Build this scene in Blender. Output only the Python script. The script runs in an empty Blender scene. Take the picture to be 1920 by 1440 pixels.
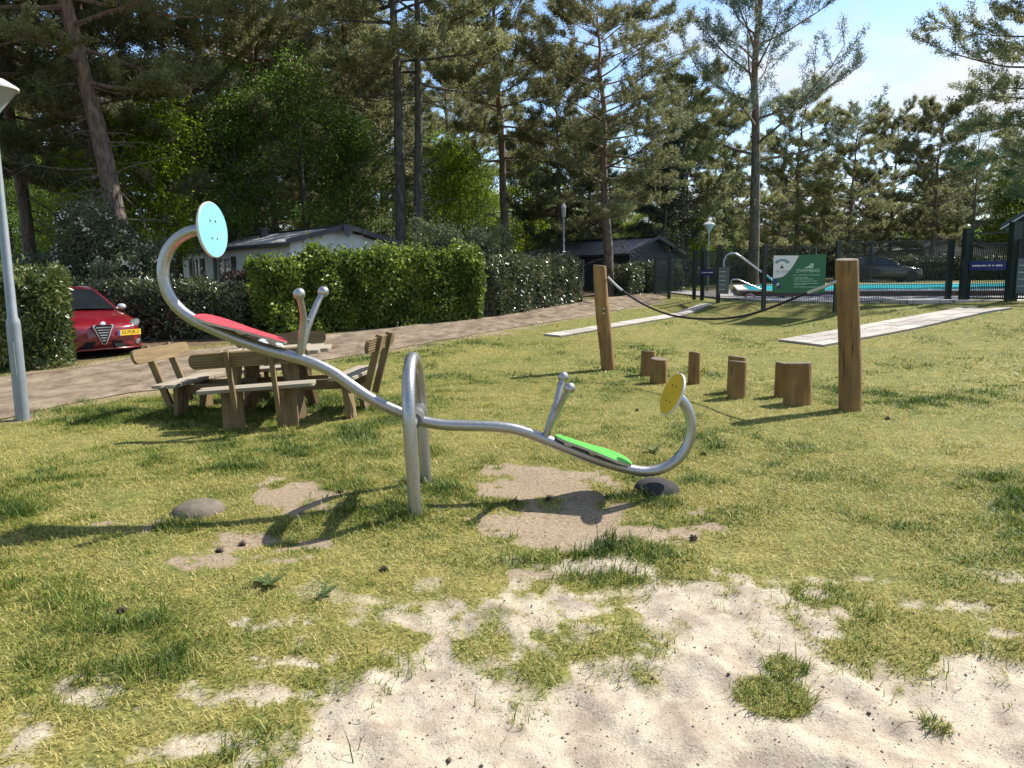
import bpy, math, random
import numpy as np
from mathutils import Vector, Matrix, Quaternion

R = math.radians
rnd = random.Random(7)
rng = np.random.default_rng(7)
scene = bpy.context.scene
col = scene.collection

# ------------------------------------------------------------------ camera
F = 1442.0                       # focal length in pixels of the 1920 px wide photograph
CAM = Vector((0.0, 0.0, 1.65))
PITCH, ROLL = R(8.09), R(0.6)
cd = bpy.data.cameras.new('camera'); cam = bpy.data.objects.new('camera', cd); col.objects.link(cam)
cd.sensor_width = 36.0; cd.lens = 36.0 * F / 1920.0; cd.clip_start = 0.05; cd.clip_end = 3000
CM = Matrix.Rotation(R(90) - PITCH, 3, 'X') @ Matrix.Rotation(-ROLL, 3, 'Z')
cam.matrix_world = Matrix.Translation(CAM) @ CM.to_4x4()
scene.camera = cam

# ------------------------------------------------------------------ sky
SUN_H = Vector((0.86, 0.51)).normalized(); SUN_E = R(47)
w = bpy.data.worlds.new('World'); scene.world = w; w.use_nodes = True
nt = w.node_tree; nt.nodes.clear()
N = nt.nodes.new; Lk = nt.links.new
out = N('ShaderNodeOutputWorld'); bg = N('ShaderNodeBackground'); bg.inputs[1].default_value = 0.105
sky = N('ShaderNodeTexSky'); sky.sky_type = 'NISHITA'; sky.sun_disc = False
sky.sun_elevation = SUN_E; sky.sun_rotation = math.atan2(SUN_H.x, SUN_H.y)
sky.air_density = 1.0; sky.dust_density = 0.6; sky.ozone_density = 4.0
# broken cloud sheet, projected on a flat layer overhead
tc = N('ShaderNodeTexCoord'); sep = N('ShaderNodeSeparateXYZ'); Lk(tc.outputs['Generated'], sep.inputs[0])
mx = N('ShaderNodeMath'); mx.operation = 'MAXIMUM'; mx.inputs[1].default_value = 0.02; Lk(sep.outputs[2], mx.inputs[0])
ad = N('ShaderNodeMath'); ad.operation = 'ADD'; ad.inputs[1].default_value = 0.10; Lk(mx.outputs[0], ad.inputs[0])
dv1 = N('ShaderNodeMath'); dv1.operation = 'DIVIDE'; Lk(sep.outputs[0], dv1.inputs[0]); Lk(ad.outputs[0], dv1.inputs[1])
dv2 = N('ShaderNodeMath'); dv2.operation = 'DIVIDE'; Lk(sep.outputs[1], dv2.inputs[0]); Lk(ad.outputs[0], dv2.inputs[1])
cmb = N('ShaderNodeCombineXYZ'); Lk(dv1.outputs[0], cmb.inputs[0]); Lk(dv2.outputs[0], cmb.inputs[1]); cmb.inputs[2].default_value = 3.7
nz = N('ShaderNodeTexNoise'); nz.inputs['Scale'].default_value = 0.85; nz.inputs['Detail'].default_value = 9; nz.inputs['Roughness'].default_value = 0.58
nz.inputs['Distortion'].default_value = 0.25
Lk(cmb.outputs[0], nz.inputs['Vector'])
rp = N('ShaderNodeValToRGB'); rp.color_ramp.elements[0].position = 0.485; rp.color_ramp.elements[1].position = 0.65
Lk(nz.outputs['Fac'], rp.inputs[0])
nz2 = N('ShaderNodeTexNoise'); nz2.inputs['Scale'].default_value = 2.6; nz2.inputs['Detail'].default_value = 6
Lk(cmb.outputs[0], nz2.inputs['Vector'])
cr = N('ShaderNodeValToRGB'); cr.color_ramp.elements[0].color = (3.6, 3.9, 4.3, 1); cr.color_ramp.elements[1].color = (4.7, 4.8, 5.0, 1)
cr.color_ramp.elements[0].position = 0.3; cr.color_ramp.elements[1].position = 0.65
Lk(nz2.outputs['Fac'], cr.inputs[0])
mixs = N('ShaderNodeMixRGB'); Lk(rp.outputs[0], mixs.inputs[0]); Lk(sky.outputs[0], mixs.inputs[1]); Lk(cr.outputs[0], mixs.inputs[2])
Lk(mixs.outputs[0], bg.inputs[0]); Lk(bg.outputs[0], out.inputs[0])
CLOUD = cmb

# ------------------------------------------------------------------ sun, exposure
sd = bpy.data.lights.new('sun', 'SUN'); sd.energy = 4.2; sd.angle = R(0.53); sd.color = (1.0, 0.955, 0.88)
so = bpy.data.objects.new('sun', sd); col.objects.link(so); so.location = (20, 20, 30)
sdir = Vector((-SUN_H.x * math.cos(SUN_E), -SUN_H.y * math.cos(SUN_E), -math.sin(SUN_E)))
so.rotation_mode = 'QUATERNION'; so.rotation_quaternion = sdir.to_track_quat('-Z', 'Y')
vs = scene.view_settings; vs.view_transform = 'Standard'; vs.look = 'None'; vs.gamma = 1.0; vs.exposure = 1.08; vs.use_curve_mapping = False
cy = scene.cycles; cy.max_bounces = 7; cy.diffuse_bounces = 4; cy.glossy_bounces = 3; cy.transmission_bounces = 5; cy.transparent_max_bounces = 6
cy.use_denoising = True; cy.caustics_reflective = False; cy.caustics_refractive = False
cy.sample_clamp_indirect = 4.0

# ------------------------------------------------------------------ noise and terrain
_tab = np.random.default_rng(11).random((256, 256))
def vnoise(x, y):
    x = np.asarray(x, float); y = np.asarray(y, float)
    xi = np.floor(x).astype(int); yi = np.floor(y).astype(int); fx = x - xi; fy = y - yi
    fx = fx * fx * (3 - 2 * fx); fy = fy * fy * (3 - 2 * fy)
    a = _tab[xi % 256, yi % 256]; b = _tab[(xi + 1) % 256, yi % 256]; c = _tab[xi % 256, (yi + 1) % 256]; d = _tab[(xi + 1) % 256, (yi + 1) % 256]
    return (a * (1 - fx) + b * fx) * (1 - fy) + (c * (1 - fx) + d * fx) * fy
def fbm(x, y, s=1.0, o=4):
    v = 0; a = 0.5; t = 0
    for i in range(o):
        v = v + a * vnoise(np.asarray(x) * s + 17.3 * i, np.asarray(y) * s - 9.1 * i); t += a; a *= 0.5; s *= 2.03
    return v / t                                        # 0..1
def sstep(a, b, x):
    t = np.clip((np.asarray(x, float) - a) / (b - a), 0, 1); return t * t * (3 - 2 * t)
def polydist(px, py, poly, closed=True):
    """signed distance to a polygon (positive inside)"""
    px = np.asarray(px, float); py = np.asarray(py, float)
    d = np.full(px.shape, 1e9); ins = np.zeros(px.shape, bool); n = len(poly)
    for i in range(n):
        ax, ay = poly[i]; bx, by = poly[(i + 1) % n]
        vx, vy = bx - ax, by - ay; t = np.clip(((px - ax) * vx + (py - ay) * vy) / (vx * vx + vy * vy + 1e-12), 0, 1)
        d = np.minimum(d, np.hypot(px - ax - t * vx, py - ay - t * vy))
        cond = (ay > py) != (by > py)
        ins ^= cond & (px < (bx - ax) * (py - ay) / ((by - ay) if by != ay else 1e-12) + ax)
    return np.where(ins, d, -d)
ZY = np.array([[-500, 0], [9, 0], [12, .03], [16, .14], [20, .34], [24, .55], [28, .70], [35, .86], [50, 1.02], [120, 1.2], [900, 1.25]])
PLATEAU = [(6.2, 60), (6.2, 32), (6.55, 24.6), (7.2, 21.7), (8.4, 20.3), (10.4, 20.0), (12.2, 18.6), (16, 16.2), (60, 11), (60, 60)]
DECKZ = 0.80
MOUND = (11.9, 16.3)
RAMP0, RAMP1 = (5.75, 15.9), (12.45, 20.6)          # the paved path climbs evenly to the gate
def Hbase(x, y):
    x = np.asarray(x, float); y = np.asarray(y, float)
    z = np.interp(y, ZY[:, 0], ZY[:, 1])
    z = z + 0.03 * sstep(-6, 0, x) * sstep(5, 11, y) * sstep(-9, -2, x) * 0.0
    d = polydist(x, y, PLATEAU)
    vx, vy = RAMP1[0] - RAMP0[0], RAMP1[1] - RAMP0[1]; t = np.clip(((x - RAMP0[0]) * vx + (y - RAMP0[1]) * vy) / (vx * vx + vy * vy), 0, 1.0)
    rd = np.hypot(x - RAMP0[0] - t * vx, y - RAMP0[1] - t * vy); wr = sstep(4.2, .75, rd)
    wq = sstep(-2.6, 0.1, d) ** 1.2
    zz = z * (1 - wq) + np.maximum(z, DECKZ) * wq
    wr = wr * (1 - sstep(-1.3, -.15, d) * sstep(.8, 1.7, rd))
    return zz * (1 - wr) + (.13 + (DECKZ + .06 - .13) * t) * wr + .30 * np.exp(-((x - MOUND[0]) / 1.9) ** 2 - ((y - MOUND[1]) / 1.5) ** 2)
def ray(px, py):
    d = CM @ Vector(((px - 960) / F, -(py - 720) / F, -1.0)); return d
def at(px, py, y):
    d = ray(px, py); return CAM + d * (y / d.y)
def gnd(px, py, off=0.0):
    d = ray(px, py); t = 2.0; prev = None
    while t < 400:
        p = CAM + d * t
        g = float(Hbase(p.x, p.y)) + off - p.z
        if g > 0: break
        prev = t; t *= 1.03
    a = prev or 0.5; b = t
    for _ in range(30):
        m = (a + b) / 2; p = CAM + d * m
        if float(Hbase(p.x, p.y)) + off - p.z > 0: b = m
        else: a = m
    return CAM + d * b
def gpoly(pts): return [tuple(gnd(*p).xy) for p in pts]
# bare sand, outlined on the photograph and dropped on the flat ground
SAND_MAIN = gpoly([(540, 1440), (590, 1345), (650, 1290), (770, 1240), (830, 1228), (990, 1265), (1090, 1225), (1240, 1245), (1290, 1195), (1215, 1130), (1420, 1122), (1500, 1165), (1440, 1235), (1560, 1285), (1700, 1245), (1920, 1235)]) + [(6, 2.4), (6, -3), (-1.2, -3), (-1.0, 1.6)]
SAND_SPOTS = [(700, 1160, 130, 28), (1000, 1140, 45, 45), (975, 1210, 30, 40), (1800, 1135, 130, 16), (1560, 1085, 80, 10), (170, 1292, 60, 22), (480, 1300, 150, 20), (60, 1375, 90, 30), (560, 1235, 90, 14), (380, 1395, 120, 22), (470, 1440, 60, 30), (1110, 1060, 80, 10), (1880, 1080, 60, 12), (20, 1440, 60, 20)]
DIRT_SPOTS = [(530, 932, 105, 32), (470, 1003, 185, 34), (400, 1045, 85, 20), (1020, 905, 115, 36), (1080, 960, 165, 46), (1040, 1000, 120, 22), (1190, 985, 110, 22), (1000, 1075, 60, 12)]
def spot(cx, cy, rx, ry):
    c = gnd(cx, cy); e = gnd(cx + rx, cy); f = gnd(cx, cy + ry); g = gnd(cx, cy - ry)
    return c.x, c.y, abs(e.x - c.x), max(abs(g.y - f.y) / 2, .03)
SPOTS_S = [spot(*s) for s in SAND_SPOTS]; SPOTS_D = [spot(*s) for s in DIRT_SPOTS]
TUFTS = [(gnd(1450, 1300), .20, .9), (gnd(1475, 1250), .12, .7), (gnd(1755, 1352), .07, .5), (gnd(1150, 1215), .35, .35), (gnd(1360, 1060), .3, .4), (gnd(840, 1325), .10, .35)]
def sandmask(x, y):
    x = np.asarray(x, float); y = np.asarray(y, float)
    n = fbm(x, y, 2.3, 4) - 0.5; n2 = fbm(x + 40, y, 9.0, 3) - .5
    n3 = fbm(x - 13, y + 5, 26.0, 2) - .5
    d = polydist(x, y, SAND_MAIN) + n * 0.75 + n2 * .45 + n3 * .25
    m = sstep(-.28, .22, d)
    for cx, cy, rx, ry in SPOTS_S:
        q = 1.15 - np.hypot((x - cx) / rx, (y - cy) / ry) + n * 3.2 + n2 * 2.4 + n3 * 1.4 - .1
        m = np.maximum(m, .74 * sstep(-.5, 1.1, q))
    m = np.maximum(m, .85 * sstep(.60, .74, fbm(x + 71, y - 3, 3.1, 4)) * sstep(-1.6, -.1, d))
    for p, r_, s in TUFTS[:3]:
        q = np.hypot(x - p.x, y - p.y) / r_ + n * .6
        m = m * (1 - s * sstep(1.05, .7, q))
    return m
def dirtmask(x, y):
    x = np.asarray(x, float); y = np.asarray(y, float)
    n = fbm(x + 9, y, 2.6, 4) - 0.5; n2 = fbm(x + 40, y + 7, 9.0, 3) - .5
    m = np.zeros(x.shape)
    for cx, cy, rx, ry in SPOTS_D:
        q = 1.15 - np.hypot((x - cx) / rx, (y - cy) / ry) + n * 2.4 + n2 * 1.6
        m = np.maximum(m, sstep(0, .7, q))
    return m
HOLES = [(gnd(480, 1000), .55, .28, .07), (gnd(1070, 962), .62, .30, .08)]
def H(x, y):
    z = Hbase(x, y); x = np.asarray(x, float); y = np.asarray(y, float)
    near = sstep(14, 6, np.hypot(x, y))
    s = sandmask(x, y)
    z = z + near * (s * ((fbm(x, y, 2.4, 2) - .5) * .065 + (fbm(x + 3, y, 5.5, 2) - .5) * .07 + (fbm(x - 8, y, 13, 2) - .5) * .028 - .012) + (fbm(x + 31, y, 1.3, 3) - .5) * .05)
    for p, rx, ry, dp in HOLES:
        z = z - dp * np.exp(-((x - p.x) / rx) ** 2 - ((y - p.y) / ry) ** 2)
    return z
def Hs(x, y): return float(H(np.array([x]), np.array([y]))[0])

# ------------------------------------------------------------------ materials
def nodes_of(m): m.use_nodes = True; t = m.node_tree; return t, t.nodes['Principled BSDF']
MATS = {}
def M(name, c, rough=.6, var=.18, scale=6.0, metal=0.0, bump=0.0, stretch=(1, 1, 1), c2=None, spec=.5, coat=0, detail=5, bscale=None, rvar=0.0, objrand=0.0):
    if name in MATS: return MATS[name]
    m = bpy.data.materials.new(name); t, b = nodes_of(m); n = t.nodes.new; l = t.links.new
    tcx = n('ShaderNodeTexCoord'); mp = n('ShaderNodeMapping'); mp.inputs['Scale'].default_value = stretch; l(tcx.outputs['Object'], mp.inputs[0])
    vec = mp.outputs[0]
    if objrand > 0:
        oi = n('ShaderNodeObjectInfo'); va = n('ShaderNodeVectorMath'); va.operation = 'ADD'; sc = n('ShaderNodeMath'); sc.operation = 'MULTIPLY'; sc.inputs[1].default_value = 37
        l(oi.outputs['Random'], sc.inputs[0]); l(vec, va.inputs[0]); l(sc.outputs[0], va.inputs[1]); vec = va.outputs[0]
    tx = n('ShaderNodeTexNoise'); tx.inputs['Scale'].default_value = scale; tx.inputs['Detail'].default_value = detail; tx.inputs['Roughness'].default_value = .62; l(vec, tx.inputs['Vector'])
    rp = n('ShaderNodeValToRGB'); rp.color_ramp.elements[0].position = .3; rp.color_ramp.elements[1].position = .7
    a = c2 if c2 else tuple(v * (1 + var) for v in c); d = c if c2 else tuple(v * (1 - var) for v in c)
    rp.color_ramp.elements[0].color = (*d, 1); rp.color_ramp.elements[1].color = (*a, 1); l(tx.outputs['Fac'], rp.inputs[0])
    co = rp.outputs[0]
    if objrand > 0:
        hs = n('ShaderNodeHueSaturation'); mr = n('ShaderNodeMapRange'); mr.inputs[3].default_value = 1 - objrand; mr.inputs[4].default_value = 1 + objrand
        l(oi.outputs['Random'], mr.inputs[0]); l(mr.outputs[0], hs.inputs['Value']); l(co, hs.inputs['Color']); co = hs.outputs[0]
    l(co, b.inputs['Base Color'])
    b.inputs['Roughness'].default_value = rough; b.inputs['Metallic'].default_value = metal; b.inputs['Specular IOR Level'].default_value = spec
    if coat: b.inputs['Coat Weight'].default_value = coat; b.inputs['Coat Roughness'].default_value = .06
    if rvar:
        mr2 = n('ShaderNodeMapRange'); mr2.inputs[3].default_value = rough - rvar; mr2.inputs[4].default_value = rough + rvar; l(tx.outputs['Fac'], mr2.inputs[0]); l(mr2.outputs[0], b.inputs['Roughness'])
    if bump:
        bp = n('ShaderNodeBump'); bp.inputs['Strength'].default_value = bump; bp.inputs['Distance'].default_value = .02
        src = tx
        if bscale:
            src = n('ShaderNodeTexNoise'); src.inputs['Scale'].default_value = bscale; src.inputs['Detail'].default_value = 4; l(vec, src.inputs['Vector'])
        l(src.outputs['Fac'], bp.inputs['Height']); l(bp.outputs[0], b.inputs['Normal'])
    MATS[name] = m; return m
def LM(name, c1, c2, trans=.4, rough=.5, spec=.3, c3=None, orand=.0):
    """leaf material: colour by the per-leaf attribute 'tint', light passing through"""
    m = bpy.data.materials.new(name); t, b = nodes_of(m); n = t.nodes.new; l = t.links.new
    at_ = n('ShaderNodeAttribute'); at_.attribute_name = 'tint'
    rp = n('ShaderNodeValToRGB'); rp.color_ramp.elements[0].color = (*c1, 1); rp.color_ramp.elements[1].color = (*c2, 1)
    if c3: e = rp.color_ramp.elements.new(.8); e.color = (*c2, 1); rp.color_ramp.elements[2].color = (*c3, 1)
    l(at_.outputs['Fac'], rp.inputs[0]); co = rp.outputs[0]
    if orand:
        oi = n('ShaderNodeObjectInfo'); hs = n('ShaderNodeHueSaturation'); mr = n('ShaderNodeMapRange'); mr.inputs[3].default_value = 1 - orand; mr.inputs[4].default_value = 1 + orand
        l(oi.outputs['Random'], mr.inputs[0]); l(mr.outputs[0], hs.inputs['Value']); l(co, hs.inputs['Color']); co = hs.outputs[0]
    l(co, b.inputs['Base Color']); b.inputs['Roughness'].default_value = rough; b.inputs['Specular IOR Level'].default_value = spec
    tr = n('ShaderNodeBsdfTranslucent'); l(co, tr.inputs[0]); mix = n('ShaderNodeMixShader'); mix.inputs[0].default_value = trans
    o = t.nodes['Material Output']; l(b.outputs[0], mix.inputs[1]); l(tr.outputs[0], mix.inputs[2]); l(mix.outputs[0], o.inputs[0])
    return m

# ------------------------------------------------------------------ mesh helpers
def npmesh(name, V, Fc, tint=None, smooth=False, attrs=None):
    """Fc: int array (n,3) or (n,4)"""
    V = np.ascontiguousarray(V, np.float32); Fc = np.ascontiguousarray(Fc, np.int32); k = Fc.shape[1]
    me = bpy.data.meshes.new(name); me.vertices.add(len(V)); me.vertices.foreach_set('co', V.ravel())
    me.loops.add(Fc.size); me.loops.foreach_set('vertex_index', Fc.ravel())
    me.polygons.add(len(Fc)); me.polygons.foreach_set('loop_start', np.arange(0, Fc.size, k, dtype=np.int32))
    if smooth: me.polygons.foreach_set('use_smooth', np.ones(len(Fc), bool))
    for nm, arr in list((attrs or {}).items()) + ([('tint', tint)] if tint is not None else []):
        at_ = me.attributes.new(nm, 'FLOAT', 'POINT'); at_.data.foreach_set('value', np.ascontiguousarray(arr, np.float32))
    me.update(calc_edges=True); return me
class MB:
    def __init__(s): s.v = []; s.f = []
    def add(s, vs_, fs):
        o = len(s.v); s.v += [tuple(p) for p in vs_]; s.f += [tuple(i + o for i in f) for f in fs]; return s
    def box(s, c, size, rot=None):
        hx, hy, hz = [k / 2 for k in size]; m = rot or Matrix.Identity(3)
        vs_ = [Vector(c) + m @ Vector((x * hx, y * hy, z * hz)) for x in (-1, 1) for y in (-1, 1) for z in (-1, 1)]
        return s.add(vs_, [(0, 1, 3, 2), (4, 6, 7, 5), (0, 4, 5, 1), (2, 3, 7, 6), (0, 2, 6, 4), (1, 5, 7, 3)])
    def beam(s, a, b, w_, h_, up=(0, 0, 1)):
        a = Vector(a); b = Vector(b); d = b - a; x = d.normalized(); y = Vector(up).cross(x)
        if y.length < 1e-5: y = Vector((1, 0, 0)).cross(x)
        y.normalize(); z = x.cross(y); m = Matrix((x, y, z)).transposed(); return s.box((a + b) / 2, (d.length, w_, h_), m)
    def tube(s, pts, rad, n=10, cap=True, closed=False):
        pts = [Vector(p) for p in pts]; k = len(pts); rad = rad if isinstance(rad, (list, tuple)) else [rad] * k
        ring = []; up = None
        for i, p in enumerate(pts):
            if closed: d = pts[(i + 1) % k] - pts[i - 1]
            else: d = pts[min(i + 1, k - 1)] - pts[max(i - 1, 0)]
            d.normalize()
            if up is None: up = d.orthogonal().normalized()
            up = (up - d * up.dot(d)); up = up.normalized() if up.length > 1e-6 else d.orthogonal().normalized()
            q = d.cross(up)
            ring.append([p + (up * math.cos(2 * math.pi * j / n) + q * math.sin(2 * math.pi * j / n)) * rad[i] for j in range(n)])
        fs = []
        for i in range(k if closed else k - 1):
            for j in range(n): fs.append((i * n + j, i * n + (j + 1) % n, ((i + 1) % k) * n + (j + 1) % n, ((i + 1) % k) * n + j))
        if cap and not closed: fs += [tuple(range(n))[::-1], tuple(range((k - 1) * n, k * n))]
        return s.add([v for r_ in ring for v in r_], fs)
    def lathe(s, prof, c=(0, 0, 0), n=20, axis=None):
        m = Vector((0, 0, 1)).rotation_difference(Vector(axis)).to_matrix() if axis else Matrix.Identity(3)
        vs_ = [Vector(c) + m @ Vector((r_ * math.cos(2 * math.pi * j / n), r_ * math.sin(2 * math.pi * j / n), z)) for r_, z in prof for j in range(n)]
        fs = [(i * n + j, i * n + (j + 1) % n, (i + 1) * n + (j + 1) % n, (i + 1) * n + j) for i in range(len(prof) - 1) for j in range(n)]
        if prof[0][0] > 1e-4: fs.append(tuple(range(n))[::-1])
        if prof[-1][0] > 1e-4: fs.append(tuple(range((len(prof) - 1) * n, len(prof) * n)))
        return s.add(vs_, fs)
    def prism(s, outl, th, m=None):
        """outline in local xy, thickness along local z (centred)"""
        m = m or Matrix.Identity(4); n = len(outl)
        vs_ = [m @ Vector((x, y, -th / 2)) for x, y in outl] + [m @ Vector((x, y, th / 2)) for x, y in outl]
        return s.add(vs_, [tuple(range(n))[::-1], tuple(range(n, 2 * n))] + [(i, (i + 1) % n, n + (i + 1) % n, n + i) for i in range(n)])
    def ball(s, c, r_, n=14, sc=(1, 1, 1)):
        c = Vector(c); k = n // 2; vs_ = [c + Vector((0, 0, -r_ * sc[2]))]
        for i in range(1, k):
            a = -math.pi / 2 + math.pi * i / k
            vs_ += [c + Vector((r_ * sc[0] * math.cos(a) * math.cos(2 * math.pi * j / n), r_ * sc[1] * math.cos(a) * math.sin(2 * math.pi * j / n), r_ * sc[2] * math.sin(a))) for j in range(n)]
        vs_.append(c + Vector((0, 0, r_ * sc[2]))); e = len(vs_) - 1
        fs = [(0, 1 + (j + 1) % n, 1 + j) for j in range(n)] + [(e, e - n + j, e - n + (j + 1) % n) for j in range(n)]
        for i in range(k - 2):
            for j in range(n): fs.append((1 + i * n + j, 1 + i * n + (j + 1) % n, 1 + (i + 1) * n + (j + 1) % n, 1 + (i + 1) * n + j))
        return s.add(vs_, fs)
    def mesh(s, name, smooth=None):
        me = bpy.data.meshes.new(name); me.from_pydata(s.v, [], s.f); me.update()
        if smooth is not None:
            me.polygons.foreach_set('use_smooth', np.ones(len(me.polygons), bool)); me.set_sharp_from_angle(angle=R(smooth))
        return me
    def build(s, name, mat, parent=None, smooth=None, bevel=0, matrix=None):
        return ob(name, s.mesh(name, smooth), mat, parent, bevel, matrix)
def ob(name, me, mat, parent=None, bevel=0, matrix=None):
    o = bpy.data.objects.new(name, me); col.objects.link(o)
    if mat and not me.materials: me.materials.append(mat)
    if parent: o.parent = parent
    if matrix is not None: o.matrix_basis = matrix
    if bevel:
        b = o.modifiers.new('edge', 'BEVEL'); b.width = bevel; b.segments = 2; b.limit_method = 'ANGLE'
    return o
def tag(o, label=None, cat=None, group=None, kind=None):
    if label: o['label'] = label
    if cat: o['category'] = cat
    if group: o['group'] = group
    if kind: o['kind'] = kind
    return o
def thing(name, label, cat, loc=(0, 0, 0), rz=0.0, group=None):
    o = bpy.data.objects.new(name, None); col.objects.link(o); o.location = loc; o.rotation_euler = (0, 0, rz); o.empty_display_size = .2
    return tag(o, label, cat, group)
def copy_tree(o, parent=None):
    c = o.copy(); col.objects.link(c); c.parent = parent
    for ch in list(o.children): copy_tree(ch, c)
    return c
def leaves(P, D, Nn, Ln, Wd, fold=.25, r_=rng, tri=False):
    """folded rhombic leaves: base point P, direction D, face normal Nn, length, width -> V, F"""
    n = len(P); S = np.cross(D, Nn); S /= np.linalg.norm(S, axis=1, keepdims=True) + 1e-9
    Nn = np.cross(S, D); Ln = np.broadcast_to(Ln, (n,))[:, None]; Wd = np.broadcast_to(Wd, (n,))[:, None]
    a = P; b = P + D * Ln * .45 + S * Wd * .5 + Nn * Wd * fold; c = P + D * Ln; d = P + D * Ln * .45 - S * Wd * .5 + Nn * Wd * fold
    V = np.stack([a, b, c, d], 1).reshape(-1, 3); i = np.arange(n)[:, None] * 4
    Fq = np.concatenate([i + np.array([[0, 1, 2]]), i + np.array([[0, 2, 3]])], 0)
    return V, Fq
def unit(a): return a / (np.linalg.norm(a, axis=-1, keepdims=True) + 1e-9)
def text_mesh(body, size, mat, parent, matrix, name='lettering', extrude=.002, align='CENTER'):
    cu = bpy.data.curves.new(name, 'FONT'); cu.body = body; cu.size = size; cu.extrude = extrude; cu.align_x = align; cu.align_y = 'CENTER'
    o = bpy.data.objects.new(name, cu); col.objects.link(o)
    dg = bpy.context.evaluated_depsgraph_get(); me = bpy.data.meshes.new_from_object(o.evaluated_get(dg)); bpy.data.objects.remove(o)
    return ob(name, me, mat, parent, 0, matrix)
# ================================================================== GROUND
def ground_material():
    m = bpy.data.materials.new('lawn_and_sand'); t, b = nodes_of(m); n = t.nodes.new; l = t.links.new
    geo = n('ShaderNodeNewGeometry'); pos = geo.outputs['Position']
    def noise(sc, det=5, off=0):
        x = n('ShaderNodeTexNoise'); x.inputs['Scale'].default_value = sc; x.inputs['Detail'].default_value = det; x.inputs['Roughness'].default_value = .65
        l(pos, x.inputs['Vector']); return x.outputs['Fac']
    def ramp(fac, stops):
        r_ = n('ShaderNodeValToRGB')
        while len(r_.color_ramp.elements) < len(stops): r_.color_ramp.elements.new(.5)
        for e, (p, c) in zip(r_.color_ramp.elements, stops): e.position = p; e.color = (*c, 1)
        l(fac, r_.inputs[0]); return r_.outputs[0]
    def mix(f, a, c, mode='MIX'):
        x = n('ShaderNodeMixRGB'); x.blend_type = mode
        if isinstance(f, float): x.inputs[0].default_value = f
        else: l(f, x.inputs[0])
        l(a, x.inputs[1]); l(c, x.inputs[2]); return x.outputs[0]
    def attr(nm): a = n('ShaderNodeAttribute'); a.attribute_name = nm; return a.outputs['Fac']
    fine = noise(55, 6); mid = noise(4.5, 6); big = noise(.55, 4)
    thatch = ramp(fine, [(.3, (.09, .078, .020)), (.5, (.22, .195, .058)), (.68, (.38, .335, .125))])
    green = ramp(fine, [(.32, (.046, .058, .013)), (.5, (.13, .145, .036)), (.7, (.25, .245, .075))])
    gmask = ramp(mix(.5, mid, big), [(.40, (0, 0, 0)), (.58, (1, 1, 1))])
    lawn = mix(gmask, thatch, green)
    lawn = mix(1.0, lawn, ramp(noise(10, 5), [(.34, (.62, .66, .55)), (.62, (1.12, 1.08, 1.05))]), 'MULTIPLY')
    sand = ramp(noise(160, 4), [(.28, (.25, .205, .145)), (.42, (.41, .345, .255)), (.6, (.50, .435, .33))])
    sand2 = ramp(noise(5.5, 6), [(.36, (.66, .62, .61)), (.58, (1, 1, 1))])
    sand = mix(1.0, sand, sand2, 'MULTIPLY')
    grit = ramp(noise(85, 3), [(.29, (.30, .25, .21)), (.36, (1, 1, 1))]); sand = mix(1.0, sand, grit, 'MULTIPLY')
    dirt = ramp(noise(38, 7), [(.3, (.14, .10, .062)), (.5, (.26, .20, .132)), (.7, (.34, .27, .185))])
    # ragged threshold on the vertex masks
    def rag(fac, amt):
        a = n('ShaderNodeMath'); a.operation = 'SUBTRACT'; l(fine, a.inputs[0]); a.inputs[1].default_value = .5
        s = n('ShaderNodeMath'); s.operation = 'MULTIPLY_ADD'; l(a.outputs[0], s.inputs[0]); s.inputs[1].default_value = amt; l(fac, s.inputs[2])
        r_ = n('ShaderNodeMapRange'); r_.inputs[1].default_value = .22; r_.inputs[2].default_value = .78; l(s.outputs[0], r_.inputs[0]); return r_.outputs[0]
    c = mix(rag(attr('dirt'), .9), lawn, dirt); c = mix(rag(attr('sand'), .9), c, sand)
    duff = ramp(noise(9, 7), [(.3, (.055, .038, .022)), (.6, (.15, .105, .06))])
    c = mix(rag(attr('wood'), .5), c, duff)
    l(c, b.inputs['Base Color']); b.inputs['Roughness'].default_value = .92; b.inputs['Specular IOR Level'].default_value = .15
    bp = n('ShaderNodeBump'); bp.inputs['Strength'].default_value = .5; bp.inputs['Distance'].default_value = .03
    l(mix(.35, noise(70, 5), noise(14, 4)), bp.inputs['Height']); l(bp.outputs[0], b.inputs['Normal'])
    return m
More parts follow.
